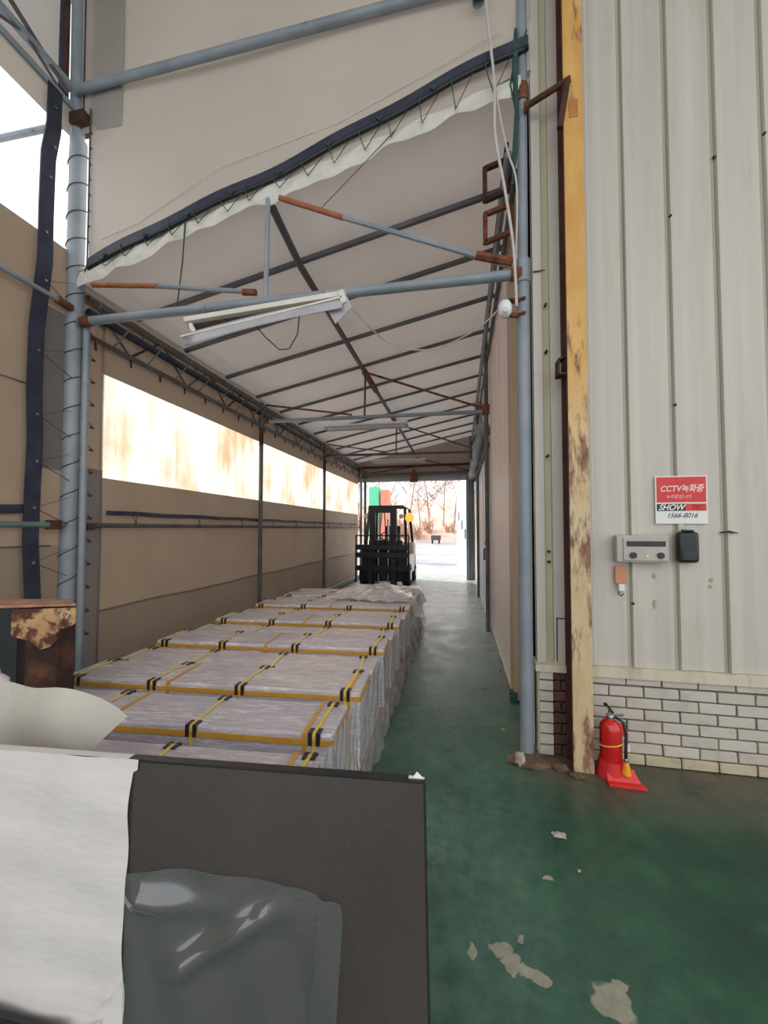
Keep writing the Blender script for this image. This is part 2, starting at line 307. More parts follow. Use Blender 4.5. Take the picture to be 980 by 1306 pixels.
# ------------------------------------------------------------------ mesh helpers
class MB:
    def __init__(s): s.v = []; s.f = []
    def add(s, vs, fs):
        n = len(s.v); s.v += [tuple(p) for p in vs]; s.f += [tuple(i+n for i in f) for f in fs]; return s
    def box(s, a, b, rot=None, piv=None):
        x0, y0, z0 = a; x1, y1, z1 = b
        vs = [Vector(p) for p in ((x0, y0, z0), (x1, y0, z0), (x1, y1, z0), (x0, y1, z0), (x0, y0, z1), (x1, y0, z1), (x1, y1, z1), (x0, y1, z1))]
        if rot is not None:
            pv = Vector(piv) if piv else sum(vs, Vector())/8
            vs = [pv+rot @ (p-pv) for p in vs]
        return s.add(vs, [(0, 3, 2, 1), (4, 5, 6, 7), (0, 1, 5, 4), (1, 2, 6, 5), (2, 3, 7, 6), (3, 0, 4, 7)])
    def tube(s, pts, r, n=8, caps=True):
        pts = [Vector(p) for p in pts]; rs = r if isinstance(r, (list, tuple)) else [r]*len(pts)
        up = None; rings = []
        for i, p in enumerate(pts):
            d = (pts[min(i+1, len(pts)-1)]-pts[max(i-1, 0)]).normalized()
            if up is None:
                up = d.orthogonal().normalized()
            up = (up-d*up.dot(d)).normalized(); w = d.cross(up)
            rings.append([p+(up*math.cos(2*PI*k/n)+w*math.sin(2*PI*k/n))*rs[i] for k in range(n)])
        vs = [q for r_ in rings for q in r_]; fs = []
        for i in range(len(pts)-1):
            for k in range(n):
                a = i*n+k; b = i*n+(k+1) % n; fs.append((a, b, b+n, a+n))
        if caps:
            fs.append(tuple(range(n-1, -1, -1))); fs.append(tuple((len(pts)-1)*n+k for k in range(n)))
        return s.add(vs, fs)
    def bar(s, p0, p1, w, h, up=(0, 0, 1)):
        p0, p1 = Vector(p0), Vector(p1); d = (p1-p0).normalized(); u = Vector(up)
        if abs(d.dot(u)) > .98: u = Vector((1, 0, 0))
        x = d.cross(u).normalized()*w/2; y = x.cross(d).normalized()*h/2
        vs = [p+a*x+b*y for p in (p0, p1) for a, b in ((-1, -1), (1, -1), (1, 1), (-1, 1))]
        return s.add(vs, [(0, 1, 2, 3), (7, 6, 5, 4), (0, 4, 5, 1), (1, 5, 6, 2), (2, 6, 7, 3), (3, 7, 4, 0)])
    def lathe(s, prof, c=(0, 0, 0), n=20):
        vs = []; fs = []
        for r, z in prof:
            vs += [(c[0]+r*math.cos(2*PI*k/n), c[1]+r*math.sin(2*PI*k/n), c[2]+z) for k in range(n)]
        for i in range(len(prof)-1):
            for k in range(n):
                a = i*n+k; b = i*n+(k+1) % n; fs.append((a, b, b+n, a+n))
        fs.append(tuple(range(n-1, -1, -1))); fs.append(tuple((len(prof)-1)*n+k for k in range(n)))
        return s.add(vs, fs)
    def grid(s, fn, nu, nv, mask=None):
        vs = [fn(i/nu, j/nv) for j in range(nv+1) for i in range(nu+1)]
        fs = [(j*(nu+1)+i, j*(nu+1)+i+1, (j+1)*(nu+1)+i+1, (j+1)*(nu+1)+i) for j in range(nv) for i in range(nu) if mask is None or mask((i+.5)/nu, (j+.5)/nv)]
        return s.add(vs, fs)
    def prism(s, poly, o, ux, uy, depth):
        """extrude 2-D polygon (in plane ux, uy) by vector depth"""
        o, ux, uy, d = Vector(o), Vector(ux), Vector(uy), Vector(depth); n = len(poly)
        a = [o+ux*p[0]+uy*p[1] for p in poly]; vs = a+[p+d for p in a]
        fs = [tuple(range(n)), tuple(range(2*n-1, n-1, -1))]+[(i, i+n, (i+1) % n+n, (i+1) % n) for i in range(n)]
        return s.add(vs, fs)
    def build(s, name, m, parent=None, smooth=False, bevel=0, solid=0, kind=None, label=None, seg=2):
        me = bpy.data.meshes.new(name)
        off = Vector(WORG.get(parent.name, (0, 0, 0))) if parent else Vector()
        org = off
        if not parent and s.v and not getattr(s, 'keep', False):
            xs = [p[0] for p in s.v]; ys = [p[1] for p in s.v]; zs = [p[2] for p in s.v]
            org = Vector(((min(xs)+max(xs))/2, (min(ys)+max(ys))/2, min(zs)))
        me.from_pydata([tuple(Vector(p)-org) for p in s.v], [], s.f); me.validate(); me.update()
        bm = bmesh.new(); bm.from_mesh(me); bmesh.ops.recalc_face_normals(bm, faces=bm.faces); bm.to_mesh(me); bm.free()
        o = bpy.data.objects.new(name, me); COL.objects.link(o); me.materials.append(M[m] if isinstance(m, str) else m)
        if parent: o.parent = parent; WORG[o.name] = tuple(off)
        else: o.location = org; WORG[o.name] = tuple(org)
        if smooth is True:
            for p in me.polygons: p.use_smooth = True
        elif smooth:
            me.shade_smooth() if hasattr(me, 'shade_smooth') else None
            try: me.set_sharp_from_angle(angle=math.radians(smooth))
            except Exception: pass
        if bevel:
            b = o.modifiers.new('bevel', 'BEVEL'); b.width = bevel; b.segments = seg; b.limit_method = 'ANGLE'
        if solid:
            q = o.modifiers.new('thick', 'SOLIDIFY'); q.thickness = solid; q.offset = 0
        if kind: o['kind'] = kind
        if label: o['label'] = label
        return o
WORG = {}
def thing(name, label, cat, loc=(0, 0, 0), group=None):
    o = bpy.data.objects.new(name, None); COL.objects.link(o); o.location = loc; o.empty_display_size = .1
    WORG[o.name] = tuple(loc); o['label'] = label; o['category'] = cat
    if group: o['group'] = group
    return o
def tag(o, label, cat, group=None):
    o['label'] = label; o['category'] = cat
    if group: o['group'] = group
    return o
def struct(o): o['kind'] = 'structure'; return o
def dup(root, loc, rotz=None, label=None, group=None):
    r = root.copy(); COL.objects.link(r); r.location = loc
    if rotz is not None: r.rotation_euler = (0, 0, rotz)
    if label: r['label'] = label
    if group: r['group'] = group
    for ch in list(root.children):
        c = ch.copy(); COL.objects.link(c); c.parent = r
        for g in ch.children:
            d = g.copy(); COL.objects.link(d); d.parent = c
    return r
def piece(me, name, parent, loc, scale=(1, 1, 1), rot=(0, 0, 0), mat=None):
    """one shared-mesh piece as a child of parent"""
    o = bpy.data.objects.new(name, me); COL.objects.link(o); o.parent = parent
    o.location = Vector(loc)-Vector(WORG.get(parent.name, (0, 0, 0))); o.scale = scale; o.rotation_euler = rot
    return o
def text(s, size, m, parent, loc, rot=(PI/2, 0, 0), name='lettering', shear=0, ext=.0006, sx=1, bold=0):
    cu = bpy.data.curves.new(name, 'FONT'); cu.body = s; cu.size = size; cu.align_x = 'CENTER'; cu.align_y = 'CENTER'; cu.extrude = ext; cu.shear = shear; cu.offset = bold
    t = bpy.data.objects.new('tmp', cu); COL.objects.link(t)
    bpy.context.view_layer.update()
    me = bpy.data.meshes.new_from_object(t.evaluated_get(bpy.context.evaluated_depsgraph_get()))
    bpy.data.objects.remove(t, do_unlink=True); me.name = name; me.materials.clear(); me.materials.append(M[m])
    o = bpy.data.objects.new(name, me); COL.objects.link(o); o.parent = parent
    o.location = Vector(loc)-Vector(WORG.get(parent.name, (0, 0, 0))); o.rotation_euler = rot; o.scale = (sx, 1, 1)
    return o
def rnd(a, b): return random.uniform(a, b)

XL = -3.35          # left tarp wall
XR = .50            # right building wall along the passage
YF = 2.82           # building front / first portal
def roofz(x, y=5.0):
    t = min(1, max(0, (y-2.8)/.65)); t = t*t*(3-2*t)
    return (3.69+.254*(x+3.31))*(1-t)+(3.665+.205*(x+3.3))*t

# ------------------------------------------------------------------ floor and ground
b = MB(); b.keep = True
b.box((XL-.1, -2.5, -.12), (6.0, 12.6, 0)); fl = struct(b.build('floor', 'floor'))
b = MB(); b.grid(lambda u, v: (-60+120*u, -40+170*v, -.13), 6, 6); b.add([(-6, 12.6, -.02), (8, 12.6, -.02), (60, 30, -.02), (60, 90, -.02), (-60, 90, -.02), (-60, 30, -.02)], [(0, 1, 2, 3, 4, 5)])
struct(b.build('ground', 'ground_out'))

# ------------------------------------------------------------------ left tarp wall
wl = MB(); wl.keep = True
wl.box((XL-.05, YF+.02, -.0), (XL-.03, 12.6, .03))
wl = struct(wl.build('wall_left', 'tarp_low'))
def sheetpart(name, m, y0, y1, z0, z1, amp=.008, x=XL, parent=wl, nu=40, nv=10):
    b = MB(); ph = rnd(0, 9)
    def f(u, v):
        y = y0+(y1-y0)*u; z = z0+(z1-z0)*v
        w = amp*(math.sin(y*3.1+ph)+.6*math.sin(y*7.7+z*2+ph))
        return (x+w*math.sin(PI*min(max(v, 0), 1)*.9+.2), y, z)
    b.grid(f, nu, nv); return b.build(name, m, parent, smooth=True)
sheetpart('lower_tarp', 'tarp_low', 3.1, 12.6, 0, .74)
sheetpart('middle_tarp', 'tarp', 3.1, 12.6, .74, 1.99)
sheetpart('upper_tarp', 'tarp', 3.1, 12.6, 2.985, 3.62)
sheetpart('end_tarp', 'tarp', 2.80, 3.14, 2.04, 3.66, x=XL-.012, nu=6)
sheetpart('grey_end_tarp', 'tarp_grey', 2.84, 3.13, 0, 2.06, x=XL+.004, nu=6)
b = MB(); b.tube([(XL+.012, 3.13+i*.7, .735+.012*math.sin(i*2)) for i in range(14)], .008, 6); b.build('welded_seam', 'tarp_grey', wl, smooth=True)
# near part of the left wall, towards the viewer
nw = MB(); nw.keep = True; nw.box((XL-.05, -2.5, 0), (XL-.03, YF-.05, .03))
nw = struct(nw.build('wall_left_front', 'tarp_low'))
nw.name = 'wall_left_near'; WORG['wall_left_near'] = WORG['wall_left_front']
sheetpart('lower_tarp', 'tarp_low', -2.5, 2.74, 0, 1.37, parent=nw)
sheetpart('middle_tarp', 'tarp', -2.5, 2.74, 1.37, 2.65, parent=nw)
sheetpart('upper_tarp', 'tarp', -2.5, 2.74, 2.65, 3.93, parent=nw)
sheetpart('top_tarp', 'tarp_gable', -2.5, 2.74, 4.95, 5.24, parent=nw)
sheetpart('valance_tarp', 'tarp_roof', -2.5, 2.74, 5.3, 6.3, x=XL-.12, parent=nw)
sheetpart('grey_patch', 'tarp_grey', 2.5, 2.76, 2.0, 3.35, x=XL+.01, nu=5, parent=nw)
for z in (1.37, 2.65):
    b = MB(); b.tube([(XL+.012, -2.4+i*.46, z+.006*math.sin(i)) for i in range(12)], .006, 6); b.build('welded_seam', 'tarp_grey', nw, smooth=True)

# vinyl windows
for k, (y0, y1) in enumerate(((3.1, 6.02), (6.02, 9.2), (9.2, 12.6))):
    b = MB(); b.grid(lambda u, v: (XL+.004*math.sin(9*u+k), y0+(y1-y0)*u, 1.985+v*1.005), 16, 3)
    struct(b.build('window_%d' % (k+1), 'vinyl', smooth=True))

# black hem bands, ropes, pipes on the left wall
HEM = [(2.562, 5.179), (2.546, 4.837), (2.534, 4.559), (2.517, 4.081), (2.509, 3.685), (2.484, 3.092), (2.469, 2.581), (2.473, 2.209), (2.49, 1.839), (2.473, 1.408), (2.491, 0.95), (2.491, 0.45)]
b = MB()
pts = [(XL+.05, HY[0]+.014*math.sin(i*2.1), HY[1]) for i, HY in enumerate(HEM)]
def band(b, pts, w, wd=(0, 1, 0), th=(.012, 0, 0)):
    wd = Vector(wd); th = Vector(th); vs = []; fs = []
    for p in pts:
        p = Vector(p); vs += [p-wd*w/2, p+wd*w/2, p+wd*w/2+th, p-wd*w/2+th]
    for i in range(len(pts)-1):
        for k in range(4):
            a = i*4+k; c = i*4+(k+1) % 4; fs.append((a, c, c+4, a+4))
    fs += [(3, 2, 1, 0), tuple(len(vs)-4+k for k in range(4))]
    return b.add(vs, fs)
hb = thing('hem_band', 'long navy black tarp hem hanging vertically left of the big blue-grey post', 'tarp hem', (XL+.05, 2.4, .3))
bb = band(MB(), pts, .115); bb.build('hem_strip', 'hem', hb)
for i in range(len(pts)-1):
    p = Vector(pts[i])+Vector((.014, rnd(.0, .02), -.17))
    e = MB(); e.tube([p, p+Vector((.004, 0, 0))], .011, 8); e.build('eyelet', 'steel', hb)
    if i > 3:
        r = MB(); q = Vector((XL+.09, 2.74, p.z)); r.tube([p, q+Vector((0, 0, -.13))], .0035, 4); r.tube([p, q+Vector((0, 0, .1))], .0025, 4); r.build('lashing_cord', 'rope_dark', hb)
b = MB(); band(b, [(XL+.03, -2.4+i*.33, 1.65+.008*math.sin(i*1.7)) for i in range(15)]+[(XL+.03, 2.45, 1.66)], .07, (0, 0, 1))
tag(b.build('hem_band', 'hem'), 'short horizontal black hem above the green pipe on the near left wall', 'tarp hem')
b = MB(); band(b, [(XL+.03, 3.16+i*.35, 1.655+.006*math.sin(i*2.1)) for i in range(27)], .045, (0, 0, 1))
tag(b.build('hem_band', 'hem'), 'thin black rolled hem running below the vinyl windows', 'tarp hem')
b = MB(); b.tube([(XL+.06, -2.4, 1.555), (XL+.06, 2.72, 1.535)], .024, 10)
lp = tag(b.build('wall_pipe', rusty('green_grey_pipe', (104, 126, 120), (92, 112, 108), lo=.6, hi=.7)), 'green-grey horizontal pipe on the near left wall below the black hem', 'pipe')
c = MB(); c.box((XL+.03, 2.6, 1.50), (XL+.10, 2.68, 1.575)); c.build('pipe_clamp', 'rust_dark', lp)
b = MB(); b.tube([(XL+.07, 2.9, 1.535), (XL+.07, 12.4, 1.56)], .022, 10)
lp = tag(b.build('wall_pipe', 'galv_dark'), 'long horizontal grey pipe under the vinyl windows, beyond the big post', 'pipe')
c = MB(); c.box((XL+.045, 2.9, 1.49), (XL+.11, 2.97, 1.55)); c.build('pipe_clamp', 'rust_dark', lp)
for i in range(9):
    r = MB(); y = 3.4+i*1.0; r.tube([(XL+.06, y, 1.68), (XL+.1, y+.02, 1.6), (XL+.09, y+.05, 1.52), (XL+.05, y+.1, 1.66)], .004, 4); r.build('tie_cord', 'rope', lp)
b = MB(); b.tube([(XL+.06, -2.4, 3.42), (XL+.06, 2.72, 3.415)], .021, 10)
lp = tag(b.build('wall_pipe', 'galv'), 'upper horizontal grey pipe ending in a rusty clamp at the big post', 'pipe')
c = MB(); c.tube([(XL+.06, 2.62, 3.415), (XL+.06, 2.74, 3.41)], .034, 8); c.build('pipe_clamp', 'rust', lp)
b = MB(); b.tube([(XL-.02, 2.78, 5.12), (XL-1.6, 2.68, 5.03)], .028, 10)
tag(b.build('outrigger_pipe', 'galv'), 'bright grey pipe running outwards from the big post across the white sky gap', 'pipe')

# upper girder over the near left wall
g = thing('wall_girder', 'blue-grey steel girder above the bright sky gap at upper left', 'girder', (XL, .1, 5.2))
for z in (5.22, 5.40):
    b = MB(); b.bar((XL, -2.4, z), (XL, 2.75, z), .05, .05); b.build('girder_chord', 'galv', g)
for i in range(7):
    b = MB(); y = -2.2+i*.7; b.tube([(XL+.01, y, 5.22), (XL+.01, y+.35, 5.40)], .012, 6); b.tube([(XL+.01, y+.35, 5.40), (XL+.01, y+.7, 5.22)], .012, 6); b.build('girder_web', 'galv_dark', g)
b = MB(); b.tube([(XL-.1, 1.2, 6.2), (XL+.02, 2.7, 5.3)], .018, 8); b.build('girder_brace', 'galv_dark', g)

# ------------------------------------------------------------------ big left post
lpst = thing('canopy_post', 'big blue-grey steel post at the left, wrapped in a spiral of cord', 'post', (-3.33, 2.8, 0))
b = MB(); b.tube([(-3.325, 2.8, 0), (-3.33, 2.8, 4.95)], .068, 20); b.build('post_tube', 'galv', lpst, smooth=35)
b = MB(); b.tube([(-3.215, 2.83, 0), (-3.225, 2.83, 3.3)], .028, 12); b.build('side_tube', 'galv', lpst, smooth=35)
b = MB(); b.tube([(-3.345, 2.8, 4.95), (-3.37, 2.8, 7.0)], .055, 16); b.build('upper_tube', 'galv', lpst, smooth=35)
b = MB(); b.tube([(-3.46, 2.76, 5.15), (-3.47, 2.76, 7.0)], .04, 12); b.build('rear_tube', 'hem', lpst, smooth=35)
b = MB(); b.tube([(-3.41, 2.74, 5.2), (-3.42, 2.74, 7.0)], .018, 10); b.tube([(-3.265, 2.8, 5.2), (-3.28, 2.8, 7.0)], .018, 10); b.build('rusty_tube', 'rust_dark', lpst, smooth=35)
b = MB(); b.box((-3.45, 2.72, 5.06), (-3.2, 2.88, 5.16)); b.build('post_plate', 'rust_dark', lpst, bevel=.006)
sp = MB(); pts = []
for i in range(325):
    a = i*.34; z = .6+i*.0134
    pts.append((-3.327+.072*math.cos(a), 2.8+.072*math.sin(a), z))
sp.tube(pts, .004, 4); sp.build('spiral_cord', 'rope_dark', lpst)
for i in range(14):
    e = MB(); z = .6+i*.2; e.tube([(-3.20, 2.86, z), (-3.18, 2.88, z-.01)], .011, 6); e.tube([(-3.18, 2.87, z), (-3.24, 2.81, z+.09)], .003, 4); e.build('hook', 'rust_dark', lpst)

# ------------------------------------------------------------------ gable curtain, with its pipe and lashing
def gab(u, v):
    x = -3.19+(3.70)*u; zl = 3.70+.262*(x+3.19); z = zl+(6.9-zl)*v
    return (x, 2.80+.012*math.sin(x*2.3)+.01*math.sin(z*3+x), z)
wt = MB(); wt.keep = True; wt.grid(gab, 40, 24); wt = struct(wt.build('wall_gable', 'tarp_gable', smooth=True))
b = MB(); b.grid(lambda u, v: (-3.275+.41*u, 2.785, 5.0+1.9*v), 3, 8); b.build('grey_corner_strip', cloth('grey_corner_tarp', (160, 154, 147), (168, 161, 153), .1), wt)
b = MB(); b.tube([(-3.05, 2.79, 4.02), (-2.7, 2.79, 4.1), (-1.9, 2.79, 4.46), (-.9, 2.79, 4.62), (.3, 2.79, 5.05)], .003, 5); b.build('welded_seam', 'tarp_white', wt)
for i in range(8):
    e = MB(); z = 4.0+i*.14; e.tube([(-3.165, 2.78, z), (-3.165, 2.775, z)], .012, 8); e.build('eyelet', 'steel', wt)
b = MB(); b.tube([(-3.20, 2.77, 3.7), (-3.17, 2.77, 3.8), (-3.175, 2.77, 5.2)], .006, 6); b.build('curtain_edge_cord', 'rope_dark', wt)
b = MB(); b.tube([(-3.30, 2.74, 5.358), (.2, 2.74, 5.385)], .036, 16)
tag(b.build('crossing_pipe', 'galv', smooth=35), 'thick grey pipe crossing the pale gable tarp near the top', 'pipe')
lash = thing('curtain_rail', 'dark navy hem and pipe along the sloping lower edge of the gable tarp', 'rail', (-3.1, 2.76, 3.7))
def raila(t, dz=0): return (-3.14+3.62*t, 2.755, 3.765+1.10*t+.018*math.sin(9*t)+.012*math.sin(23*t)+dz)
b = MB(); band(b, [raila(i/40, .02) for i in range(41)], .085, (0, 0, 1), (0, -.012, 0)); b.build('hem_strip', 'hem', lash)
b = MB(); b.tube([raila(i/40, -.022) for i in range(41)], .018, 8); b.build('rail_pipe', 'black', lash, smooth=True)
for i in range(15):
    t = .03+i/15*.95; x, y, z = raila(t); zb = roofz(x, 2.8)-.02; b = MB(); k = rnd(.02, .09)
    b.tube([(x, y-.02, z+.01), (x+k*.4, y-.025, (z+zb)/2), (x+k, y-.01, zb)], .0045, 4)
    b.tube([(x+k, y-.01, zb), (x+k+.12, y-.01, z+.0)], .003, 4); b.build('lashing_cord', 'rope', lash)
for i in range(8):
    b = MB(); t = .05+i*.11; x, y, z = raila(t); b.tube([(x-.02, y-.02, z), (x, y-.03, z-.03), (x+.02, y-.02, z)], .008, 5); b.build('knot', 'rope', lash)
# trailing cords to the frame
for (a, c, nm) in (((-2.2, 2.76, 4.05), (-2.28, 2.78, 3.33), 'teal cord trailing from the sloping hem to the tie pipe, left of the hanging lamp'),
                   ((-.45, 2.76, 4.45), (-1.05, 2.78, 3.95), 'thin grey cord stretched from the roof edge to the rusty brace')):
    b = MB(); b.tube([a, ((a[0]+c[0])/2+.02, a[1], (a[2]+c[2])/2), c], .006 if 'teal' in nm else .003, 5)
    tag(b.build('cord', M['rope'] if 'teal' in nm else M['rope_dark']), nm, 'cord')

# ------------------------------------------------------------------ roof tarp with rafters
def rf(u, v):
    x = -3.36+3.86*u; y = 2.78+9.85*v
    ym = [3.42]+[4.15+.85*k for k in range(11)]
    sag = 0
    for a, c in zip([2.8]+ym, ym+[12.7]):
        if a <= y <= c: sag = .018*math.sin(PI*(y-a)/(c-a))
    return (x, y, roofz(x, y)+.045-sag-.01*math.sin(u*PI)+ (.012*math.sin(u*34)*max(0, 1-(y-2.78)/.5)))
ce = MB(); ce.keep = True; ce.grid(rf, 60, 120); ce = struct(ce.build('ceiling', 'tarp_roof', smooth=True))
b = MB(); b.grid(lambda u, v: (-3.362, 2.83+9.8*u, 3.56+.19*v), 20, 2); b.build('eave_flap', 'tarp', ce)
def edge(u, v):
    x = -3.33+3.76*u
    wv = .02*math.sin(u*40)+.012*math.sin(u*91)
    lo = .12+.02*math.sin(u*13)+wv*.7
    return (x, 2.775-.012*math.sin(v*PI)+.01*math.sin(u*60+v*3), roofz(x, 2.8)+.045-lo*v)
b = MB(); b.grid(edge, 120, 5); b.build('white_front_hem', 'tarp_white', ce, smooth=True)
YR = [3.42]+[4.15+.85*k for k in range(10)]
for y in YR:
    b = MB(); b.bar((-3.28, y, roofz(-3.28, y)+.0), (.44, y, roofz(.44, y)+.0), .038, .04); b.build('rafter', 'rafter', ce)
b = MB(); b.tube([(-1.475, 2.85, roofz(-1.475, 2.8)-.065), (-1.475, 3.1, roofz(-1.475, 3.1)-.06), (-1.475, 3.42, roofz(-1.475)-.05), (-1.475, 12.5, roofz(-1.475)-.055)], .034, 8); b.build('centre_beam', 'galv_dark', ce)
for y in (5.9, 8.3):
    b = MB(); b.bar((-1.475, y, roofz(-1.475)-.057), (-1.475, y+.9, roofz(-1.475)-.057), .072, .072); b.build('rusted_beam_length', 'rust', ce)

# eave truss on the left
tr = thing('eave_truss', 'long lattice truss under the left eave above the vinyl windows', 'truss', (-3.3, 7.6, 3.2))
for z, x, m, r in ((3.25, -3.3, 'galv_dark', .024), (3.60, -3.3, 'galv_dark', .024), (3.5, -3.16, 'galv_dark', .018), (3.31, -3.42, 'rafter', .018)):
    b = MB(); b.tube([(x, 2.9, z), (x, 12.5, z)], r, 8); b.build('truss_chord', m, tr, smooth=35)
b = MB(); b.tube([(-3.29, 2.9, 3.46), (-3.29, 12.5, 3.43)], .04, 8); b.build('rolled_hem', 'hem', tr, smooth=35)
y = 2.95; k = 0
while y < 12.3:
    h = .42; m = ('galv_dark', 'rust_dark', 'galv_dark', 'rafter')[k % 4]
    b = MB(); b.tube([(-3.3, y, 3.25), (-3.3, y+h, 3.60)] if k % 2 else [(-3.3, y, 3.60), (-3.3, y+h, 3.25)], .012, 6); b.build('truss_web', m, tr)
    b = MB(); b.tube([(-3.3, y+h/2, 3.25), (-3.16, y+h/2+.1, 3.5)], .008, 5); b.tube([(-3.3, y+h/2, 3.6), (-3.42, y+.1, 3.31)], .008, 5); b.build('lacing_bar', 'rafter', tr)
    y += h; k += 1
for i in range(24):
    b = MB(); y = 3.0+i*.4; b.tube([(-3.32, y, 3.25), (-3.34, y+.03, 3.17)], .01, 5); b.build('hook', 'rust_dark', tr)

# portal frames
def portal(y, near, label):
    g = thing('portal_frame', label, 'steel frame', (-1.45, y, 0))
    r = .036 if near else .03
    b = MB(); b.tube([(-3.24, y, 3.30), (.40, y, 3.26)], r, 14); b.build('tie_pipe', 'galv' if near or y < 7 else 'galv_dark', g, smooth=35)
    b = MB(); b.tube([(-3.22, y, 3.30), (-3.12, y, 3.299)], r+.008, 12); b.build('pipe_sleeve', 'rust', g, smooth=35)
    b = MB(); b.tube([(.35, y, 3.262), (.42, y, 3.26)], r+.008, 12); b.build('pipe_sleeve', 'rust', g, smooth=35)
    b = MB(); b.tube([(-1.478, y, roofz(-1.475, y)-.05), (-1.49, y, 3.31)], .02 if near else .017, 10); b.build('king_post', 'galv' if near else 'galv_dark', g, smooth=35)
    if near:
        b = MB(); b.tube([(-1.38, y, 4.10), (-.86, y, 3.86)], .021, 8); b.build('rusty_brace_length', 'rust_orange', g)
        b = MB(); b.tube([(-.88, y, 3.87), (.34, y, 3.33)], .019, 8); b.build('brace', 'galv', g)
        b = MB(); b.tube([(.12, y-.02, 3.42), (.36, y-.02, 3.34)], .03, 7); b.build('rust_clamp', 'rust', g)
        b = MB(); b.tube([(-3.12, y, 3.615), (-2.45, y, 3.525)], .021, 8); b.build('rusty_brace_length', 'rust_orange', g)
        b = MB(); b.tube([(-2.5, y, 3.53), (-1.62, y-.01, 3.37)], .019, 8); b.build('brace', 'galv', g)
        b = MB(); b.tube([(-1.68, y-.01, 3.375), (-1.57, y-.01, 3.36)], .026, 8); b.build('rust_clamp', 'rust', g)
    else:
        b = MB(); b.tube([(-1.44, y, roofz(-1.44, y)-.06), (.38, y, 3.30)], .018, 8); b.build('brace', 'rust' if y < 7 else 'galv_dark', g)
        b = MB(); b.tube([(-3.2, y, 3.58), (-1.7, y, 3.33)], .016, 8); b.build('brace', 'rust' if y < 7 else 'galv_dark', g)
        b = MB(); b.box((.33, y-.05, 3.22), (.43, y+.05, 3.36)); b.build('rust_clamp', 'rust', g, bevel=.01)
        b = MB(); b.tube([(-3.27, y, 0), (-3.27, y, 3.62)], .034, 12); b.build('left_post', 'galv_dark', g, smooth=35)
        b = MB(); b.tube([(-3.27, y, 2.9), (-3.27, y, 3.2)], .037, 12); b.build('rust_sleeve', 'rust_dark', g, smooth=35)
        if y < 12: b = MB(); b.tube([(.385, y, 0), (.385, y, 4.5)], .03, 12); b.build('right_post', 'galv_dark', g, smooth=35)
    return g
portal(2.78, True, 'nearest portal frame of the lean-to, thick blue-grey tie pipe with half-rusted braces')
portal(6.0, False, 'second portal frame from the viewer, with rusty brown braces')
portal(9.1, False, 'third portal frame, thin grey pipes behind the second strip lamp')
# right blue-grey pole
rp = thing('canopy_post', 'tall blue-grey steel pole standing at the building corner on the right', 'post', (.43, 2.8, 0))
b = MB(); b.tube([(.425, 2.8, 0), (.435, 2.8, 3.25)], .044, 20); b.build('post_tube', 'galv', rp, smooth=35)
b = MB(); b.tube([(.435, 2.8, 3.25), (.455, 2.8, 7.0)], .034, 20); b.build('upper_tube', 'galv', rp, smooth=35)
b = MB(); b.tube([(.437, 2.8, 4.5), (.438, 2.8, 4.62)], .045, 14); b.build('rust_collar', 'rust', rp, smooth=35)
b = MB(); b.tube([(.432, 2.8, 3.2), (.433, 2.8, 3.36)], .052, 14); b.build('collar', 'galv', rp, smooth=35)
for z in (2.97, 3.07):
    b = MB(); b.tube([(.34, 2.76, z), (.40, 2.78, z)], .018, 8); b.tube([(.395, 2.76, z), (.44, 2.74, z)], .01, 6); b.build('clamp_bolt', 'rust', rp)
# eave pipes along the right side
for k, (x, z, m, r) in enumerate(((.36, 4.24, 'galv', .03), (.41, 4.10, 'galv_dark', .024), (.35, 4.32, 'rust_dark', .016))):
    b = MB(); b.tube([(x, 2.9, z), (x, 12.4, z)], r, 10)
    tag(b.build('eave_pipe', m, smooth=35), ('thick blue-grey pipe running along the right eave', 'grey pipe just under the thick pipe at the right eave', 'topmost thin dark pipe along the right eave')[k], 'pipe')

# ------------------------------------------------------------------ end gable with gate
we = MB(); we.keep = True; y = 12.6
we.add([(-3.36, y, 3.05), (.5, y, 3.05), (.5, y, roofz(.5)+.04), (-3.36, y, roofz(-3.36)+.04)], [(0, 1, 2, 3)])
we = struct(we.build('wall_end', cloth('taupe_end_tarp', (176, 160, 154), (186, 170, 162), .16), solid=.02))
for z, r, m in ((3.52, .035, 'rust_dark'), (3.28, .04, 'galv_dark'), (3.10, .05, 'galv')):
    b = MB(); b.bar((-3.3, 12.5, z), (.45, 12.5, z+.03), .07, r*2); b.build('header_rail', m, we)
for x0, x1, z0, z1 in ((-3.2, -1.5, 3.3, 3.5), (-1.4, .4, 3.8, 3.3)):
    b = MB(); b.tube([(x0, 12.48, z0), (x1, 12.48, z1)], .016, 6); b.build('gable_brace', 'rust_dark', we)
b = MB(); b.box((-1.58, 12.38, 3.0), (-1.34, 12.46, 3.24)); b.box((-1.5, 12.4, 3.24), (-1.42, 12.46, 3.42)); b.build('rusty_winch_box', 'rust', we, bevel=.02)
for x, m in ((-3.22, 'galv'), (-3.08, 'galv_dark')):
    b = MB(); b.tube([(x, 12.5, 0), (x, 12.5, 3.4)], .045, 12); b.build('gate_post', m, we, smooth=35)
b = MB(); b.tube([(.33, 12.45, 0), (.33, 12.45, 4.4)], .05, 12); b.build('gate_post', 'rafter', we, smooth=35)
# gathered gate curtain
b = MB(); b.grid(lambda u, v: (.16+.24*u, 11.62+.035*math.sin(u*PI*6), .02+3.06*v), 36, 6)
tag(b.build('gate_curtain', cloth('blue_grey_curtain', (158, 168, 176), (176, 184, 190), .2), smooth=True, solid=.004), 'gathered blue-grey curtain at the right side of the far gateway', 'curtain')
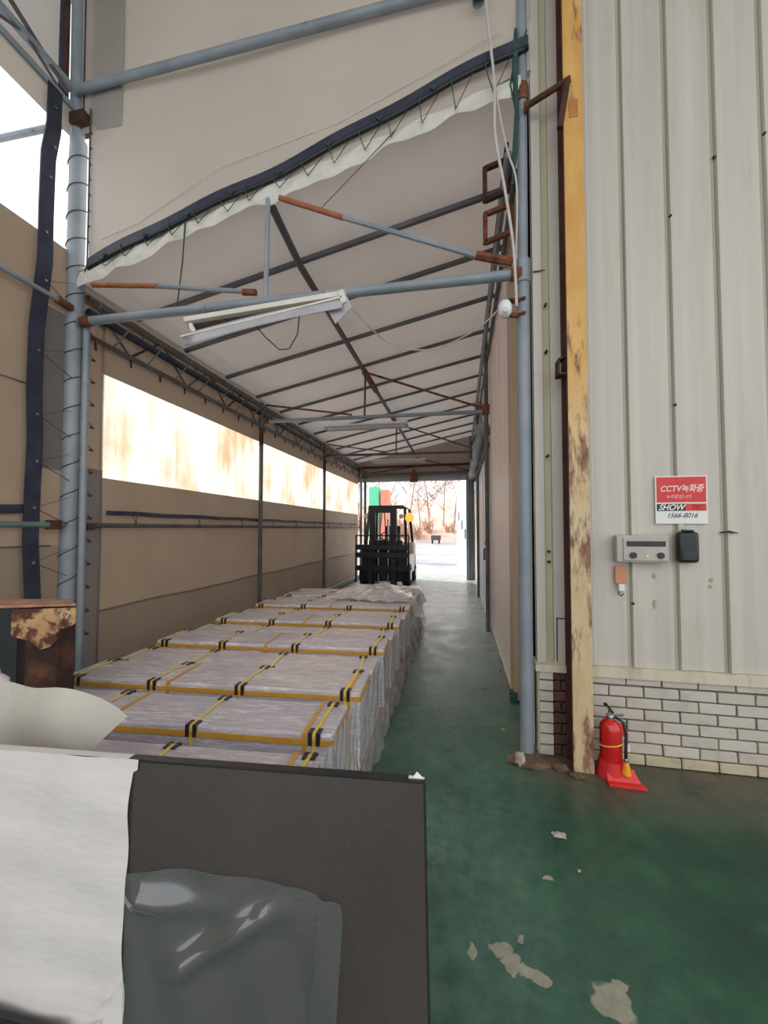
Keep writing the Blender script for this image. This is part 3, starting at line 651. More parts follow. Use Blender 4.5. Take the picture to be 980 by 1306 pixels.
# white sliding leaf outside
dl = thing('gate_leaf', 'white gate panel standing open outside at the right of the gateway', 'gate', (.3, 13.6, 0))
b = MB(); b.bar((.2, 12.75, 1.58), (-.12, 14.6, 1.58), .05, 3.2); b.build('leaf_panel', 'door_white', dl, bevel=.01)
for i in range(3):
    b = MB(); b.box((.12-.1*i, 12.85+i*.6, 1.2+.3*i), (.17-.1*i, 12.95+i*.6, 1.5+.3*i)); b.build('bracket', 'galv_dark', dl)

# ------------------------------------------------------------------ right wall of the passage
wr = MB(); wr.keep = True; wr.box((XR, YF+.06, 0), (XR+.2, 12.6, 7.0)); wr = struct(wr.build('wall_right', 'sheet_pink'))
# raised panels along the passage
def passpanel(y0, y1, z0, z1, m, x=.445, nm='wall_panel'):
    b = MB(); ys = []; n = max(1, int((y1-y0)/.5))
    prof = []
    for i in range(n):
        ya = y0+(y1-y0)*i/n; yb = y0+(y1-y0)*(i+1)/n
        prof += [(x, ya), (x, yb-.05), (x-.006, yb-.035), (x-.006, yb-.012)]
    prof += [(x, y1)]
    poly = prof+[(XR, y1), (XR, y0)]
    b.prism([(p[0], p[1]) for p in poly], (0, 0, z0), (1, 0, 0), (0, 1, 0), (0, 0, z1-z0)); return b.build(nm, m, wr)
passpanel(3.60, 3.80, .02, 4.5, 'brown_streak'); passpanel(3.82, 4.9, .02, 4.5, 'sheet_pink'); passpanel(4.92, 6.0, .02, 4.5, 'sheet_pink')
passpanel(9.2, 12.5, .02, 4.5, 'sheet')
b = MB(); b.box((.41, 3.58, 0), (.47, 3.66, .09)); b.build('green_foot', M['rope'], wr)
# sliding door
dr = MB(); dr.keep = True; dr.box((.415, 6.12, .03), (.455, 9.0, 2.72)); dr = struct(dr.build('door_1', 'door_white', bevel=.006))
for yy in (6.2, 7.5, 8.9):
    b = MB(); b.box((.40, yy-.03, .05), (.415, yy+.03, 2.70)); b.build('door_rib', 'door_white', dr)
b = MB(); b.tube([(.36, 6.35, 1.02), (.36, 6.35, 1.2)], .012, 8); b.tube([(.36, 6.35, 1.03), (.41, 6.35, 1.03)], .01, 6); b.tube([(.36, 6.35, 1.19), (.41, 6.35, 1.19)], .01, 6); b.build('door_handle', 'black', dr)
b = MB(); b.box((.37, 6.6, 1.25), (.41, 6.68, 1.31)); b.build('padlock_hasp', 'steel', dr)
b = MB(); b.box((.37, 6.02, 2.74), (.43, 9.1, 2.80)); b.build('door_track', 'galv_dark', dr)
b = MB(); b.tube([(.34+.02*math.sin(i), 6.0+i*.32, 3.02+.03*math.sin(i*1.3)) for i in range(20)], [.10+.025*math.sin(i*2.1) for i in range(20)], 10)
tag(b.build('rolled_tarp', 'tarp_bundle', smooth=True), 'rolled-up blue-grey tarp hung above the white sliding door', 'tarp')
# rusty rectangular brackets high on the wall
for k, (y, z, zz) in enumerate(((3.12, 4.36, .26), (3.12, 3.99, .23))):
    b = MB(); x0, x1 = .205, .40
    o = .0
    b.bar((x0, y, z), (x1, y, z+.05), .035, .035); b.bar((x0, y, z-zz), (x1, y, z-zz+.06), .035, .035)
    b.bar((x0, y, z+.01), (x0, y, z-zz-.01), .035, .035); b.bar((x1, y, z+.04), (x1, y, z-zz+.04), .035, .035)
    tag(b.build('rusty_bracket', 'rust_dark' if k == 0 else 'rust', bevel=.004), ('upper dark brown square bracket under the right end of the roof', 'lower orange-rust square bracket under the right end of the roof')[k], 'bracket')

# ------------------------------------------------------------------ building front
wf = MB(); wf.keep = True
wf.box((.50, YF+.06, .55), (6.0, YF+.25, 7.0)); wf.box((.70, YF+.022, 0), (6.0, YF+.2, .56)); wf.box((.56, YF+.05, 0), (.71, YF+.2, .56))
wf = struct(wf.build('wall_front', 'mortar'))
def fpanel(x0, x1, m, y=YF, z0=.61, z1=7.0, lip=True, depth=.05):
    b = MB()
    if lip:
        poly = [(x0, y+.022), (x0+.012, y+.022), (x0+.024, y-.010), (x0+.052, y-.010), (x0+.064, y), (x0+.15, y+.003), (x1-.02, y), (x1, y+.004), (x1, y+depth), (x0, y+depth)]
    else:
        poly = [(x0, y), (x1, y), (x1, y+depth), (x0, y+depth)]
    b.prism(poly, (0, 0, z0), (1, 0, 0), (0, 1, 0), (0, 0, z1-z0)); return b.build('wall_panel', m, wf)
xs = [.80, 1.062, 1.333, 1.606, 1.875, 2.145, 2.415, 2.685, 2.955, 3.225, 3.5, 3.8, 4.1, 4.4]
for i in range(len(xs)-1):
    fpanel(xs[i]+.004, xs[i+1]-.004, 'sheet', z0=.612+.004*rnd(-1, 1))
    b = MB(); b.box((xs[i+1]-.004, YF+.004, .612), (xs[i+1]+.014, YF+.03, 7)); b.build('groove_strip', 'groove', wf)  # darker tan strip set into each panel groove
fpanel(.500, .556, 'sheet', y=YF-.01, lip=False, depth=.12); fpanel(.610, .70, 'sheet', y=YF+.0, lip=False)
b = MB(); b.box((.556, YF+.025, .61), (.610, YF+.05, 7)); b.build('yellowed_groove', 'sheet_groove', wf)
fpanel(.70, .80, 'sheet', y=YF+.01, lip=False)
b = MB(); b.box((.628, YF-.004, .62), (.69, YF, .90)); b.build('patch_plate', 'sheet', wf, bevel=.002)
b = MB(); b.bar((.625, YF-.005, .62), (.628, YF-.005, .905), .006, .006); b.bar((.622, YF-.005, .905), (.69, YF-.005, .905), .006, .006); b.build('dark_gap', 'rust_dark', wf)
# bolts and rust marks on the front panels
for (x, z) in ((.585, 3.05), (.585, 2.0), (.585, 1.35), (.585, 1.28), (.585, 2.72), (1.09, 1.02), (1.62, 3.9), (1.36, 3.55), (1.90, 4.0), (1.36, 2.3), (1.9, 2.6)):
    b = MB(); b.tube([(x, YF+.03 if x < .6 else YF, z), (x, YF-.012, z)], .009, 8); b.build('panel_screw', 'rust_dark', wf)
for (x, z, w, h) in ((1.22, 1.20, .012, .02), (1.22, 1.02, .01, .03), (1.54, 1.18, .012, .014), (1.535, 1.14, .01, .012)):
    b = MB(); b.lathe([(w, 0), (w*.9, .002)], n=10)
    b.v = [(x+p[0], YF-.0-p[2], z+p[1]*h/w) for p in b.v]; b.build('rust_stain_scab', 'sill_rust', wf)
b = MB(); b.tube([(.58, YF-.02, 3.28), (.50, YF-.02, 3.28)], .005, 5); b.build('wire_stub', 'rust', wf)
# sill
b = MB(); b.prism([(0, .54), (-.03, .545), (-.03, .60), (.03, .615), (.1, .615), (.1, .54)], (.795, YF, 0), (0, 1, 0), (0, 0, 1), (5.2, 0, 0)); b.build('sill_trim', 'sill', wf)
b = MB(); b.prism([(0, .55), (-.03, .555), (-.03, .60), (.03, .615), (.1, .615), (.1, .55)], (.485, YF, 0), (0, 1, 0), (0, 0, 1), (.19, 0, 0)); b.build('sill_trim', 'sill', wf)
# bricks (shared meshes)
def brickmesh(nm, mat, L=.195, H=.060, Dp=.05, seed=0):
    r = random.Random(seed); bm = bmesh.new(); bmesh.ops.create_cube(bm, size=1)
    for v in bm.verts: v.co = Vector((v.co.x*L, v.co.y*Dp, v.co.z*H))+Vector((r.uniform(-1, 1)*.0018, r.uniform(-1, 1)*.0012, r.uniform(-1, 1)*.0014))
    bmesh.ops.bevel(bm, geom=bm.edges[:], offset=.0028, segments=1, affect='EDGES')
    me = bpy.data.meshes.new(nm); bm.to_mesh(me); bm.free(); me.materials.append(M[mat]); return me
BM = [brickmesh('brick', 'brick', seed=i) for i in range(4)]; BD = [brickmesh('brick_stained', 'brick_dirty', seed=i+9) for i in range(3)]
BB = [brickmesh('brick_brown', 'brick_brown', seed=i+20) for i in range(3)]
for row in range(8):
    z = .034+row*.0705; x = .832+.1025+(-.205 if row % 2 else -.1025)
    while x < 3.6:
        a, c = max(x-.0975, .80), x+.0975
        if c-a > .03:
            dirty = row == 0
            piece(random.choice(BD if dirty else BM), 'brick', wf, ((a+c)/2, YF+.012+rnd(-.002, .002), z), ((c-a)/.195, 1, 1 if row < 7 else .9), (0, 0, 0))
        x += .205
for row in range(8):
    z = .034+row*.0705
    # corner bricks, seen end on: narrow face to the viewer
    piece(random.choice(BM), 'brick', wf, (.553, YF+.035, z), (.45, 1.8, 1)); 
    w = [(.602, .695)] if row % 2 else [(.602, .645), (.652, .698)]
    for a, c in w: piece(random.choice(BB), 'brick', wf, ((a+c)/2, YF+.03, z), ((c-a)/.195, 1, 1))
    if row < 7:
        for j in range(3): piece(random.choice(BM), 'brick', wf, (.535+(.004 if row % 2 else 0), YF+.20+j*.205, z), (1, 1, 1), (0, 0, PI/2))
b = MB(); b.box((.595, YF+.035, 0), (.70, YF+.06, .55)); b.build('dark_mortar_back', 'mortar_dark', wf)
b = MB(); b.box((.50, YF+.0, 0), (.512, YF+.12, .55)); b.build('plastered_edge', 'sill', wf, bevel=.004)

# yellow rusty H-column
yc = thing('steel_column', 'tall yellow painted steel H-column, rust-stained near the bottom', 'column', (.735, 2.74, 0))
b = MB(); b.box((.675, 2.655, 0), (.795, 2.669, 7)); b.build('front_flange', 'yellow', yc, bevel=.002)
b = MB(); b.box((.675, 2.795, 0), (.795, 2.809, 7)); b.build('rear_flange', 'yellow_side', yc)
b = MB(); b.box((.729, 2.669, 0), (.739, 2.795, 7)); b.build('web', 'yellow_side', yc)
b = MB(); b.box((.671, 2.65, 0), (.6755, 2.672, 7)); b.build('flange_edge', 'rust_dark', yc)
b = MB(); b.box((.71, 2.6515, 4.18), (.765, 2.6555, 4.3)); b.build('bare_patch', pm('brown_yellow_patch', (176, 112, 56), (190, 130, 66), 8, .7), yc, bevel=.002)
# small box bracket on the column
b = MB(); b.bar((.625, 2.70, 2.50), (.675, 2.70, 2.50), .09, .01); b.bar((.625, 2.70, 2.59), (.675, 2.70, 2.62), .09, .01); b.bar((.625, 2.66, 2.5), (.625, 2.74, 2.5), .01, .01); b.box((.622, 2.655, 2.50), (.632, 2.745, 2.60))
tag(b.build('box_bracket', 'rust_dark'), 'small open dark rusty box bracket on the left side of the yellow column', 'bracket')
# stay between pole and column
st = thing('stay_bracket', 'dark brown rusty pipe stay joining the blue-grey pole to the yellow column', 'bracket', (.6, 2.73, 4.4))
b = MB(); b.tube([(.45, 2.74, 4.40), (.72, 2.64, 4.43)], .02, 10); b.build('stay_pipe', 'rust_dark', st, smooth=35)
b = MB(); b.bar((.70, 2.64, 4.42), (.655, 2.66, 4.13), .03, .035); b.build('angle_piece', 'rust_dark', st)
b = MB(); b.tube([(.445, 2.74, 4.40), (.475, 2.735, 4.402)], .03, 8); b.build('pipe_clamp', 'rust', st)
# rope/tie tail at the top of the right pole
b = MB(); b.tube([(.40, 2.76, 5.0), (.39, 2.75, 4.7), (.40, 2.76, 4.4), (.385, 2.77, 4.1), (.37, 2.78, 3.9)], [.012, .02, .014, .018, .008], 7); b.tube([(.41, 2.75, 4.9), (.36, 2.76, 4.6), (.41, 2.76, 4.35)], .008, 5); b.tube([(.38, 2.75, 4.75), (.47, 2.74, 4.95)], .006, 5)
tag(b.build('knotted_cord', 'rope'), 'bundle of dark green cord knotted at the top of the right-hand pole', 'cord')

# ------------------------------------------------------------------ sign, boxes, tag on the front wall
ys = YF-.014
sg = thing('warning_sign', 'red, black and white CCTV warning sign on the white panel wall', 'sign', (1.378, ys, 1.53))
b = MB(); b.box((1.23, ys, 1.535), (1.525, ys+.004, 1.84)); b.build('sign_plate', 'white_plastic', sg)
b = MB(); b.box((1.238, ys-.002, 1.672), (1.517, ys, 1.833)); b.build('red_field', 'red_plastic', sg)
b = MB(); b.box((1.238, ys-.002, 1.617), (1.40, ys, 1.662)); b.build('black_field', 'black', sg)
b = MB(); b.box((1.40, ys-.002, 1.617), (1.517, ys, 1.662)); b.build('red_field', 'red_plastic', sg)
M['pinkwhite'] = pm('pale_pink_print', (244, 206, 200), rough=.5, bump=0); M['deepred'] = pm('deep_red_print', (120, 14, 22), rough=.5, bump=0)
text('CCTV녹화중', .053, 'pinkwhite', sg, (1.378, ys-.003, 1.757), shear=.3, bold=.0012, sx=.86)
text('녹화중입니다', .026, 'pinkwhite', sg, (1.36, ys-.003, 1.706), shear=.3)
text('SHOW', .05, 'white_plastic', sg, (1.318, ys-.003, 1.638), shear=.35, bold=.0012, sx=.95)
text('TEC', .042, 'deepred', sg, (1.462, ys-.003, 1.638), shear=.35, sx=.9)
text('1566-8016', .044, 'black', sg, (1.378, ys-.001, 1.587), shear=.4, sx=.92)
bx = thing('time_recorder', 'beige wall box with a black slot and two dark knobs below the sign', 'wall box', (1.13, YF, 1.28))
b = MB(); b.box((.975, YF-.075, 1.29), (1.275, YF-.012, 1.462)); b.build('housing', 'beige_box', bx, bevel=.008)
b = MB(); b.box((1.012, YF-.083, 1.302), (1.27, YF-.074, 1.445)); b.build('face_plate', 'beige_box', bx, bevel=.004)
b = MB(); b.box((1.03, YF-.087, 1.392), (1.252, YF-.082, 1.425)); b.build('card_slot', 'dkslot', bx, bevel=.006)
for x in (1.066, 1.222):
    b = MB(); b.tube([(x, YF-.082, 1.336), (x, YF-.094, 1.336)], .02, 14); b.build('knob', 'dkslot', bx)
b = MB(); b.tube([(1.146, YF-.082, 1.33), (1.146, YF-.088, 1.33)], .009, 10); b.build('lock', 'steel', bx)
kb = thing('key_box_cover', 'dark green-black rounded cover hanging right of the beige wall box', 'cover', (1.39, YF, 1.3))
b = MB(); b.box((1.332, YF-.07, 1.29), (1.45, YF-.012, 1.485)); b.build('cover_shell', 'dkgreen', kb, bevel=.022, seg=3, smooth=30)
b = MB(); b.bar((1.36, YF-.05, 1.492), (1.42, YF-.05, 1.49), .03, .012); b.build('hinge', 'black', kb, bevel=.003)
for i in range(4):
    b = MB(); b.bar((1.35, YF-.072, 1.33+i*.035), (1.432, YF-.072, 1.33+i*.035), .004, .005); b.build('rib', 'dkgreen', kb)
tg = thing('switch_tag', 'faded orange tag with a white plug hanging under the beige wall box', 'tag', (1.01, YF, 1.06))
b = MB(); b.box((.98, YF-.03, 1.148), (1.048, YF-.012, 1.262)); b.build('orange_plate', 'tag_orange', tg, bevel=.004)
b = MB(); b.box((.996, YF-.04, 1.10), (1.032, YF-.012, 1.148)); b.build('white_plug', 'white_plastic', tg, bevel=.006)
b = MB(); b.tube([(1.003, YF-.025, 1.10), (1.0, YF-.025, 1.08), (1.015, YF-.025, 1.07), (1.03, YF-.025, 1.085)], .004, 5); b.build('hook', 'rust', tg)
b = MB(); b.tube([(1.585, YF-.012, 1.478), (1.63, YF-.03, 1.485), (1.685, YF-.012, 1.475)], [.003, .007, .003], 6)
tag(b.build('wall_clip', 'rust_dark'), 'small bent rusty clip on the panel wall right of the dark cover', 'clip')

# ------------------------------------------------------------------ fire extinguisher on red foot
fe = thing('fire_extinguisher', 'red fire extinguisher with yellow horn on a red foot by the brick wall', 'fire extinguisher', (.90, 2.66, 0))
c = (.895, 2.67, 0)
b = MB(); b.lathe([(.058, .03), (.062, .04), (.062, .33), (.058, .36), (.045, .385), (.025, .40), (.02, .41)], c, 28); b.build('cylinder', 'red', fe, smooth=40)
b = MB(); b.lathe([(.021, .405), (.023, .412), (.023, .43), (.015, .44)], c, 16); b.build('valve', 'steel', fe, smooth=40)
b = MB(); b.bar((.895, 2.66, .425), (.965, 2.66, .44), .014, .012); b.bar((.885, 2.66, .44), (.895, 2.66, .42), .02, .03); b.build('lower_handle', 'steel', fe)
b = MB(); b.bar((.905, 2.66, .45), (.865, 2.655, .515), .02, .012); b.bar((.87, 2.655, .508), (.855, 2.655, .512), .018, .014); b.build('upper_lever', 'black', fe)
b = MB(); b.tube([(.915, 2.65, .425), (.955, 2.635, .40), (.965, 2.625, .33), (.958, 2.615, .22), (.953, 2.605, .17)], .009, 8); b.build('hose', 'black', fe, smooth=True)
b = MB(); b.lathe([(.010, .17), (.012, .165), (.013, .145)], (.953, 2.60, 0), 12); b.build('nozzle_collar', 'steel', fe)
b = MB(); b.lathe([(.013, .145), (.017, .13), (.026, .062), (.0245, .06)], (.953, 2.60, 0), 16); b.build('horn', 'amber', fe, smooth=40)
b = MB(); pts = [(.895+.064*math.cos(a), 2.67+.064*math.sin(a), .23-.02*math.cos(a-2.6)) for a in [k*PI/12 for k in range(25)]]; band(b, pts, .012, (0, 0, 1), (0, 0, .0)); b = MB(); b.tube(pts, .0045, 6); b.build('strap', 'strap_y', fe, smooth=True)
b = MB(); b.add([(.84, 2.60, .30)], [])
b = MB(); b.lathe([(.085, 0), (.085, .015), (.076, .07), (.070, .12), (.064, .12)], c, 24); b.build('base_ring', 'red_plastic', fe, smooth=40)
b = MB(); b.prism([(-.055, -.095), (.145, -.105), (.125, .02), (-.055, .02)], (.895, 2.64, 0), (1, 0, 0), (0, 1, 0), (0, 0, .018)); b.add([], [])
b.prism([(-.052, .0), (.13, .0), (.105, .085), (-.045, .10)], (.895, 2.575, .012), (1, 0, 0), (0, .55, .83), (0, .01, 0)); b.build('foot_plate', 'red_plastic', fe, bevel=.003)
b = MB(); b.box((.955, 2.69, .27), (.985, 2.73, .35)); b.build('wall_hook', 'red_plastic', fe, bevel=.008)
b = MB(); b.box((.962, 2.625, .20), (.985, 2.64, .25)); b.build('inspection_tag', 'white_plastic', fe)

fe.scale = (1, 1, .84)

# ------------------------------------------------------------------ rubble at the pole foot
def rock(name, c, r, m, label, cat, seed, sq=(1, 1, .7)):
    rr = random.Random(seed); bm = bmesh.new(); bmesh.ops.create_icosphere(bm, subdivisions=2, radius=1)
    for v in bm.verts:
        k = 1+rr.uniform(-.22, .22); v.co = Vector((v.co.x*sq[0], v.co.y*sq[1], v.co.z*sq[2]))*r*k*(1+.25*math.sin(v.co.x*5+seed)*math.cos(v.co.y*6))
    mb = MB(); mb.v = [tuple(Vector(c)+v.co+Vector((0, 0, r*sq[2]*.72))) for v in bm.verts]; mb.f = [tuple(x.index for x in f.verts) for f in bm.faces]; bm.free()
    return tag(mb.build(name, m), label, cat)
rock('mortar_mound', (.45, 2.72, -.02), .11, 'dirt', 'brown broken mortar mound at the foot of the blue-grey pole', 'rubble', 3, (1.25, .9, .25))
rock('stone', (.36, 2.665, .0), .036, 'stone', 'whitish lump of stone against the foot of the blue-grey pole', 'stone', 5, (.8, .8, 1.3))
rock('rubble', (.60, 2.66, 0), .035, 'dirt', 'small dark rubble lump between the pole and the yellow column', 'rubble', 6, (1.3, .9, .6))
rock('chip', (.461, 2.096, 0), .02, 'stone', 'pale flake of debris lying alone on the dark green floor', 'debris', 8, (1.6, 1, .35))
rock('chip', (.50, 1.90, 0), .007, 'stone', 'tiny white chip on the green floor below the pale flake', 'debris', 9)
rock('chip', (.30, 3.1, 0), .010, 'stone', 'tiny white chip on the floor left of the blue-grey pole', 'debris', 10, (1.6, 1, .5))
rock('chip', (.68, 2.60, 0), .03, 'dirt', 'dark clod at the foot of the yellow column', 'rubble', 12, (1.5, 1, .5))

# ------------------------------------------------------------------ packages on pallets
def make_package(L, Dp, z0, z1, front_band, orange, seed):
    """local: centre of the bottom, long side along X"""
    rr = random.Random(seed)
    root = thing('wrapped_package', 'x', 'package', (0, 0, 0), 'film-wrapped packages on pallets')
    b = MB(); n = 10
    def top(x, y): return z1-z0+.004*math.sin(x*9+seed)+.003*math.sin(y*20+seed)
    bm = MB(); bm.box((-L/2, -Dp/2, 0), (L/2, Dp/2, z1-z0)); bm.build('carton_block', 'package', root, bevel=.012, seg=3)
    H = z1-z0
    fr = [.045+rr.uniform(-.008, .008), .315+rr.uniform(-.01, .01), .63+rr.uniform(-.01, .01), .955]
    for f in fr:
        x = -L/2+L*f; sk = rr.uniform(-.03, .03)
        s = MB(); w = .018
        pts = [(x+.0, -Dp/2-.004, 0.02), (x, -Dp/2-.004, H-.006), (x, -Dp/2+.006, H+.004), (x+sk, Dp/2-.006, H+.004), (x+sk, Dp/2+.004, H-.006), (x+sk, Dp/2+.004, .02)]
        for p, q in zip(pts[:-1], pts[1:]):
            s.bar(p, q, w, .0025) if abs(p[2]-q[2]) < .02 else s.box((min(p[0], q[0])-w/2, min(p[1], q[1])-.0015, min(p[2], q[2])), (max(p[0], q[0])+w/2, max(p[1], q[1])+.0015, max(p[2], q[2])))
        st = s.build('strap', 'strap_y', root)
        for sg_ in (-1, 1):
            pr = MB(); xx = x if sg_ < 0 else x+sk; yy = sg_*(Dp/2)
            for dx in (-.019, .019):
                pr.box((xx+dx-.010, yy-.004 if sg_ < 0 else yy-.045, H+.001), (xx+dx+.010, yy+.045 if sg_ < 0 else yy+.004, H+.007))
                pr.box((xx+dx-.010, yy-.008 if sg_ < 0 else yy+.002, H-.05), (xx+dx+.010, yy-.002 if sg_ < 0 else yy+.008, H+.006))
            pr.build('corner_protector', 'protector', st)
    for f in orange:
        x = -L/2+L*f; s = MB(); w = .022
        s.box((x-w/2, -Dp/2-.003, H+.001), (x+w/2, Dp/2+.003, H+.004)); s.box((x-w/2, -Dp/2-.004, 0), (x+w/2, -Dp/2-.001, H+.002)); s.build('strap', 'strap_o', root, label='plain orange strap')
    if front_band:
        s = MB(); zz = H-.05
        s.box((-L/2-.003, -Dp/2-.007, zz), (L/2+.003, -Dp/2-.002, zz+.026)); s.box((L/2, -Dp/2-.007, zz), (L/2+.005, Dp/2+.003, zz+.026)); s.box((-L/2-.005, -Dp/2-.007, zz), (-L/2, Dp/2+.003, zz+.026))
        s.build('band', 'strap_o', root, label='orange band around the front and ends')
    return root
ROWS = [  # yfront at the right end, depth, height, x right end, band
    (1.335, .345, .505, -.575, 0), (1.765, .335, .545, -.60, 1), (2.21, .345, .562, -.585, 1), (2.575, .355, .535, -.60, 0),
    (3.02, .36, .568, -.605, 1), (3.40, .36, .535, -.61, 0), (3.84, .36, .565, -.615, 1), (4.22, .36, .535, -.61, 0), (4.66, .36, .565, -.62, 1), (5.04, .36, .54, -.62, 0),
    (5.48, .36, .545, -.63, 1), (5.86, .36, .535, -.63, 0)]
LBL = ['front-most wrapped package, just behind the dark board',
       'second wrapped package from the front, orange band, right end standing proud of its neighbours', 'third wrapped package from the front, orange band, its left end beside the rusty stand',
       'fourth wrapped package from the front, behind the orange-banded one', 'fifth wrapped package from the front, with an orange band along its face',
       'sixth wrapped package from the front', 'seventh wrapped package from the front', 'eighth wrapped package from the front', 'ninth wrapped package from the front, at the near edge of the milky cover',
       'tenth package from the front, half under the milky plastic cover', 'eleventh package from the front, under the milky plastic cover', 'last package of the row, in front of the forklift']
ang = math.radians(3.6); Lp = 1.93
for i, (yf, dp, h, xr, bd) in enumerate(ROWS):
    pk = make_package(Lp, dp-.006, .115, h, bd, [.39, .93] if i in (0, 1) else ([.38, .965] if i == 2 else ([.5] if i % 2 == 0 else [])), i)
    ca, sa = math.cos(ang), math.sin(ang)
    cx = xr-ca*Lp/2-sa*dp*.0; cyy = yf-sa*Lp/2+dp/2*ca
    pk.location = (cx, cyy, .115); pk.rotation_euler = (0, 0, ang); pk['label'] = LBL[i]
def make_pallet(dy, label):
    root = thing('pallet', label, 'pallet', (0, 0, 0), 'wooden pallets under the packages')
    n = 6
    for j in range(n):
        b = MB(); y = -dy/2+.045+j*(dy-.09)/(n-1); b.box((-.97, y-.04, .093), (.97, y+.04, .112)); b.build('deck_board', 'wood', root)
    for x in (-.92, 0, .92):
        for y in (-dy/2+.05, 0, dy/2-.05):
            b = MB(); b.box((x-.05, y-.045, .018), (x+.05, y+.045, .093)); b.build('block', 'wood', root, bevel=.002)
        b = MB(); b.box((x-.05, -dy/2, 0), (x+.05, dy/2, .018)); b.build('runner', 'wood', root)
    return root
PAL = [(1.335, 1.68), (1.77, 2.10), (2.21, 2.93), (3.02, 3.76), (3.84, 4.58), (4.66, 5.40), (5.48, 6.22)]
PL = ['pallet under the front-most package, behind the dark board', 'pallet under the second package, its brown end block showing at the right', 'pallet under the third and fourth packages', 'pallet under the fifth and sixth packages', 'pallet under the seventh and eighth packages', 'pallet under the ninth and tenth packages', 'pallet at the far end in front of the forklift']
for k, (a, c) in enumerate(PAL):
    p = make_pallet(c-a-.01, PL[k]); cy_ = (a+c)/2
    p.location = (-.585-math.cos(ang)*.97, cy_-math.sin(ang)*.97, 0); p.rotation_euler = (0, 0, ang)
# loose stretch film hanging down the right ends
WL = ['wrinkled stretch film hanging at the right end of the front-most package', 'greenish clear film over the right end of the second package', 'crumpled stretch film at the right end of the third and fourth packages', 'crumpled stretch film skirt beside the fifth and sixth packages', 'crumpled stretch film skirt beside the seventh and eighth packages', 'crumpled stretch film skirt beside the ninth and tenth packages', 'crumpled film skirt at the far end of the stacks']
for k, (a, c) in enumerate(PAL):
    ph = rnd(0, 9)
    def sk(u, v, a=a, c=c, ph=ph):
        y = a-.0+(c-a+.03)*u; zt = .525
        fl_ = (1-v)**1.6
        x = -.575-.012*k*.5+.055*fl_+.010*math.sin(u*11+v*9+ph)*(.3+fl_)+.007*math.sin(u*29-v*17+ph)
        return (x, y, .015+zt*v-.03*(1-v)*math.sin(u*9+ph)**2*0)
    b = MB(); b.grid(sk, 40, 18); tag(b.build('stretch_film', 'film_wrap', smooth=True), WL[k], 'plastic film', 'stretch film skirts')
# milky plastic cover on the far packages
def cover(u, v):
    x = -1.75+1.16*u; y = 4.95+1.35*v; e = min(u, 1-u, v, 1-v)
    h = .012+.10*math.exp(-((u-.5)**2/.05+(v-.55)**2/.1))*(1+.2*math.sin(u*9))+.03*abs(math.sin(u*8+v*5))*min(1, e*8)+.022*abs(math.sin(u*17-v*11))
    z = .56+h
    if u > .93: z -= (u-.93)*3.0; x += .02
    return (x+.04*math.sin(v*9), y-.12*(1-u)*0+.06*math.sin(u*7), z)
b = MB(); b.grid(cover, 56, 40); tag(b.build('plastic_cover', 'film_cover', smooth=True), 'rumpled milky plastic sheet thrown over the farthest packages', 'plastic sheet')

# ------------------------------------------------------------------ rusty stand at the left
rs = thing('rusty_stand', 'corroded brown steel stand with a chalked number at the left edge', 'steel stand', (-2.25, 1.85, 0))
def zz(b): return b
stand_m = rusty('corroded_paint', (176, 132, 92), (196, 160, 118), (96, 54, 38), (58, 36, 32), .46, .54, 9, .85, (1, 1, 1))
plate_m = pm('rust_red_plate', (150, 104, 84), (186, 142, 118), 14, .85, 0, .6, 60)
ex = Vector((-.932, -.362, 0)); ey = Vector((-.362, .932, 0)); so_ = Vector((-1.96, 1.70, 0))   # ex runs along the front edge to the left
def SP(a, d, z): return tuple(so_+ex*a+ey*d+Vector((0, 0, z)))
def sbox(a0, a1, d0, d1, z0, z1):
    b = MB(); b.add([SP(a, d, z) for z in (z0, z1) for a, d in ((a0, d0), (a1, d0), (a1, d1), (a0, d1))], [(0, 1, 2, 3), (4, 5, 6, 7), (0, 1, 5, 4), (1, 2, 6, 5), (2, 3, 7, 6), (3, 0, 4, 7)]); return b
b = MB(); tp = [SP(0, 0, 0), SP(.9, 0, 0), SP(.9, .35, 0), SP(.10, .14, 0)]
b.add([(p[0], p[1], z) for z in (1.102, 1.115) for p in tp], [(0, 1, 2, 3), (4, 5, 6, 7), (0, 1, 5, 4), (1, 2, 6, 5), (2, 3, 7, 6), (3, 0, 4, 7)]); b.build('top_plate', plate_m, rs, bevel=.003)
b = MB(); b.prism([(.002, 1.094), (.002, 1.015), (.02, 1.0), (.07, .985), (.09, .965), (.085, .93), (.11, .90), (.16, .885), (.20, .93), (.29, .96), (.29, 1.094)], tuple(so_), tuple(ex), (0, 0, 1), tuple(ey*.012)); b.build('gusset_plate', stand_m, rs, bevel=.002)
sbox(.085, .235, .014, .16, 0, 1.094).build('leg', pm('dark_rust_leg', (50, 30, 27), (104, 62, 42), 7, .85, 0, .5, 50, lo=.5, hi=.72), rs, bevel=.004)
sbox(.30, .9, .06, .2, 0, 1.09).build('shade_gap_sheet', 'dkgreen', rs)  # dark sheet added to stand in for the shaded gap beside the leg
M['chalk'] = pm('chalk_paint', (196, 184, 168), rough=.9, bump=0)
text('17', .055, 'chalk', rs, SP(.05, -.002, 1.055), rot=(PI/2, 0, math.atan2(.362, .932)), name='chalked_number')

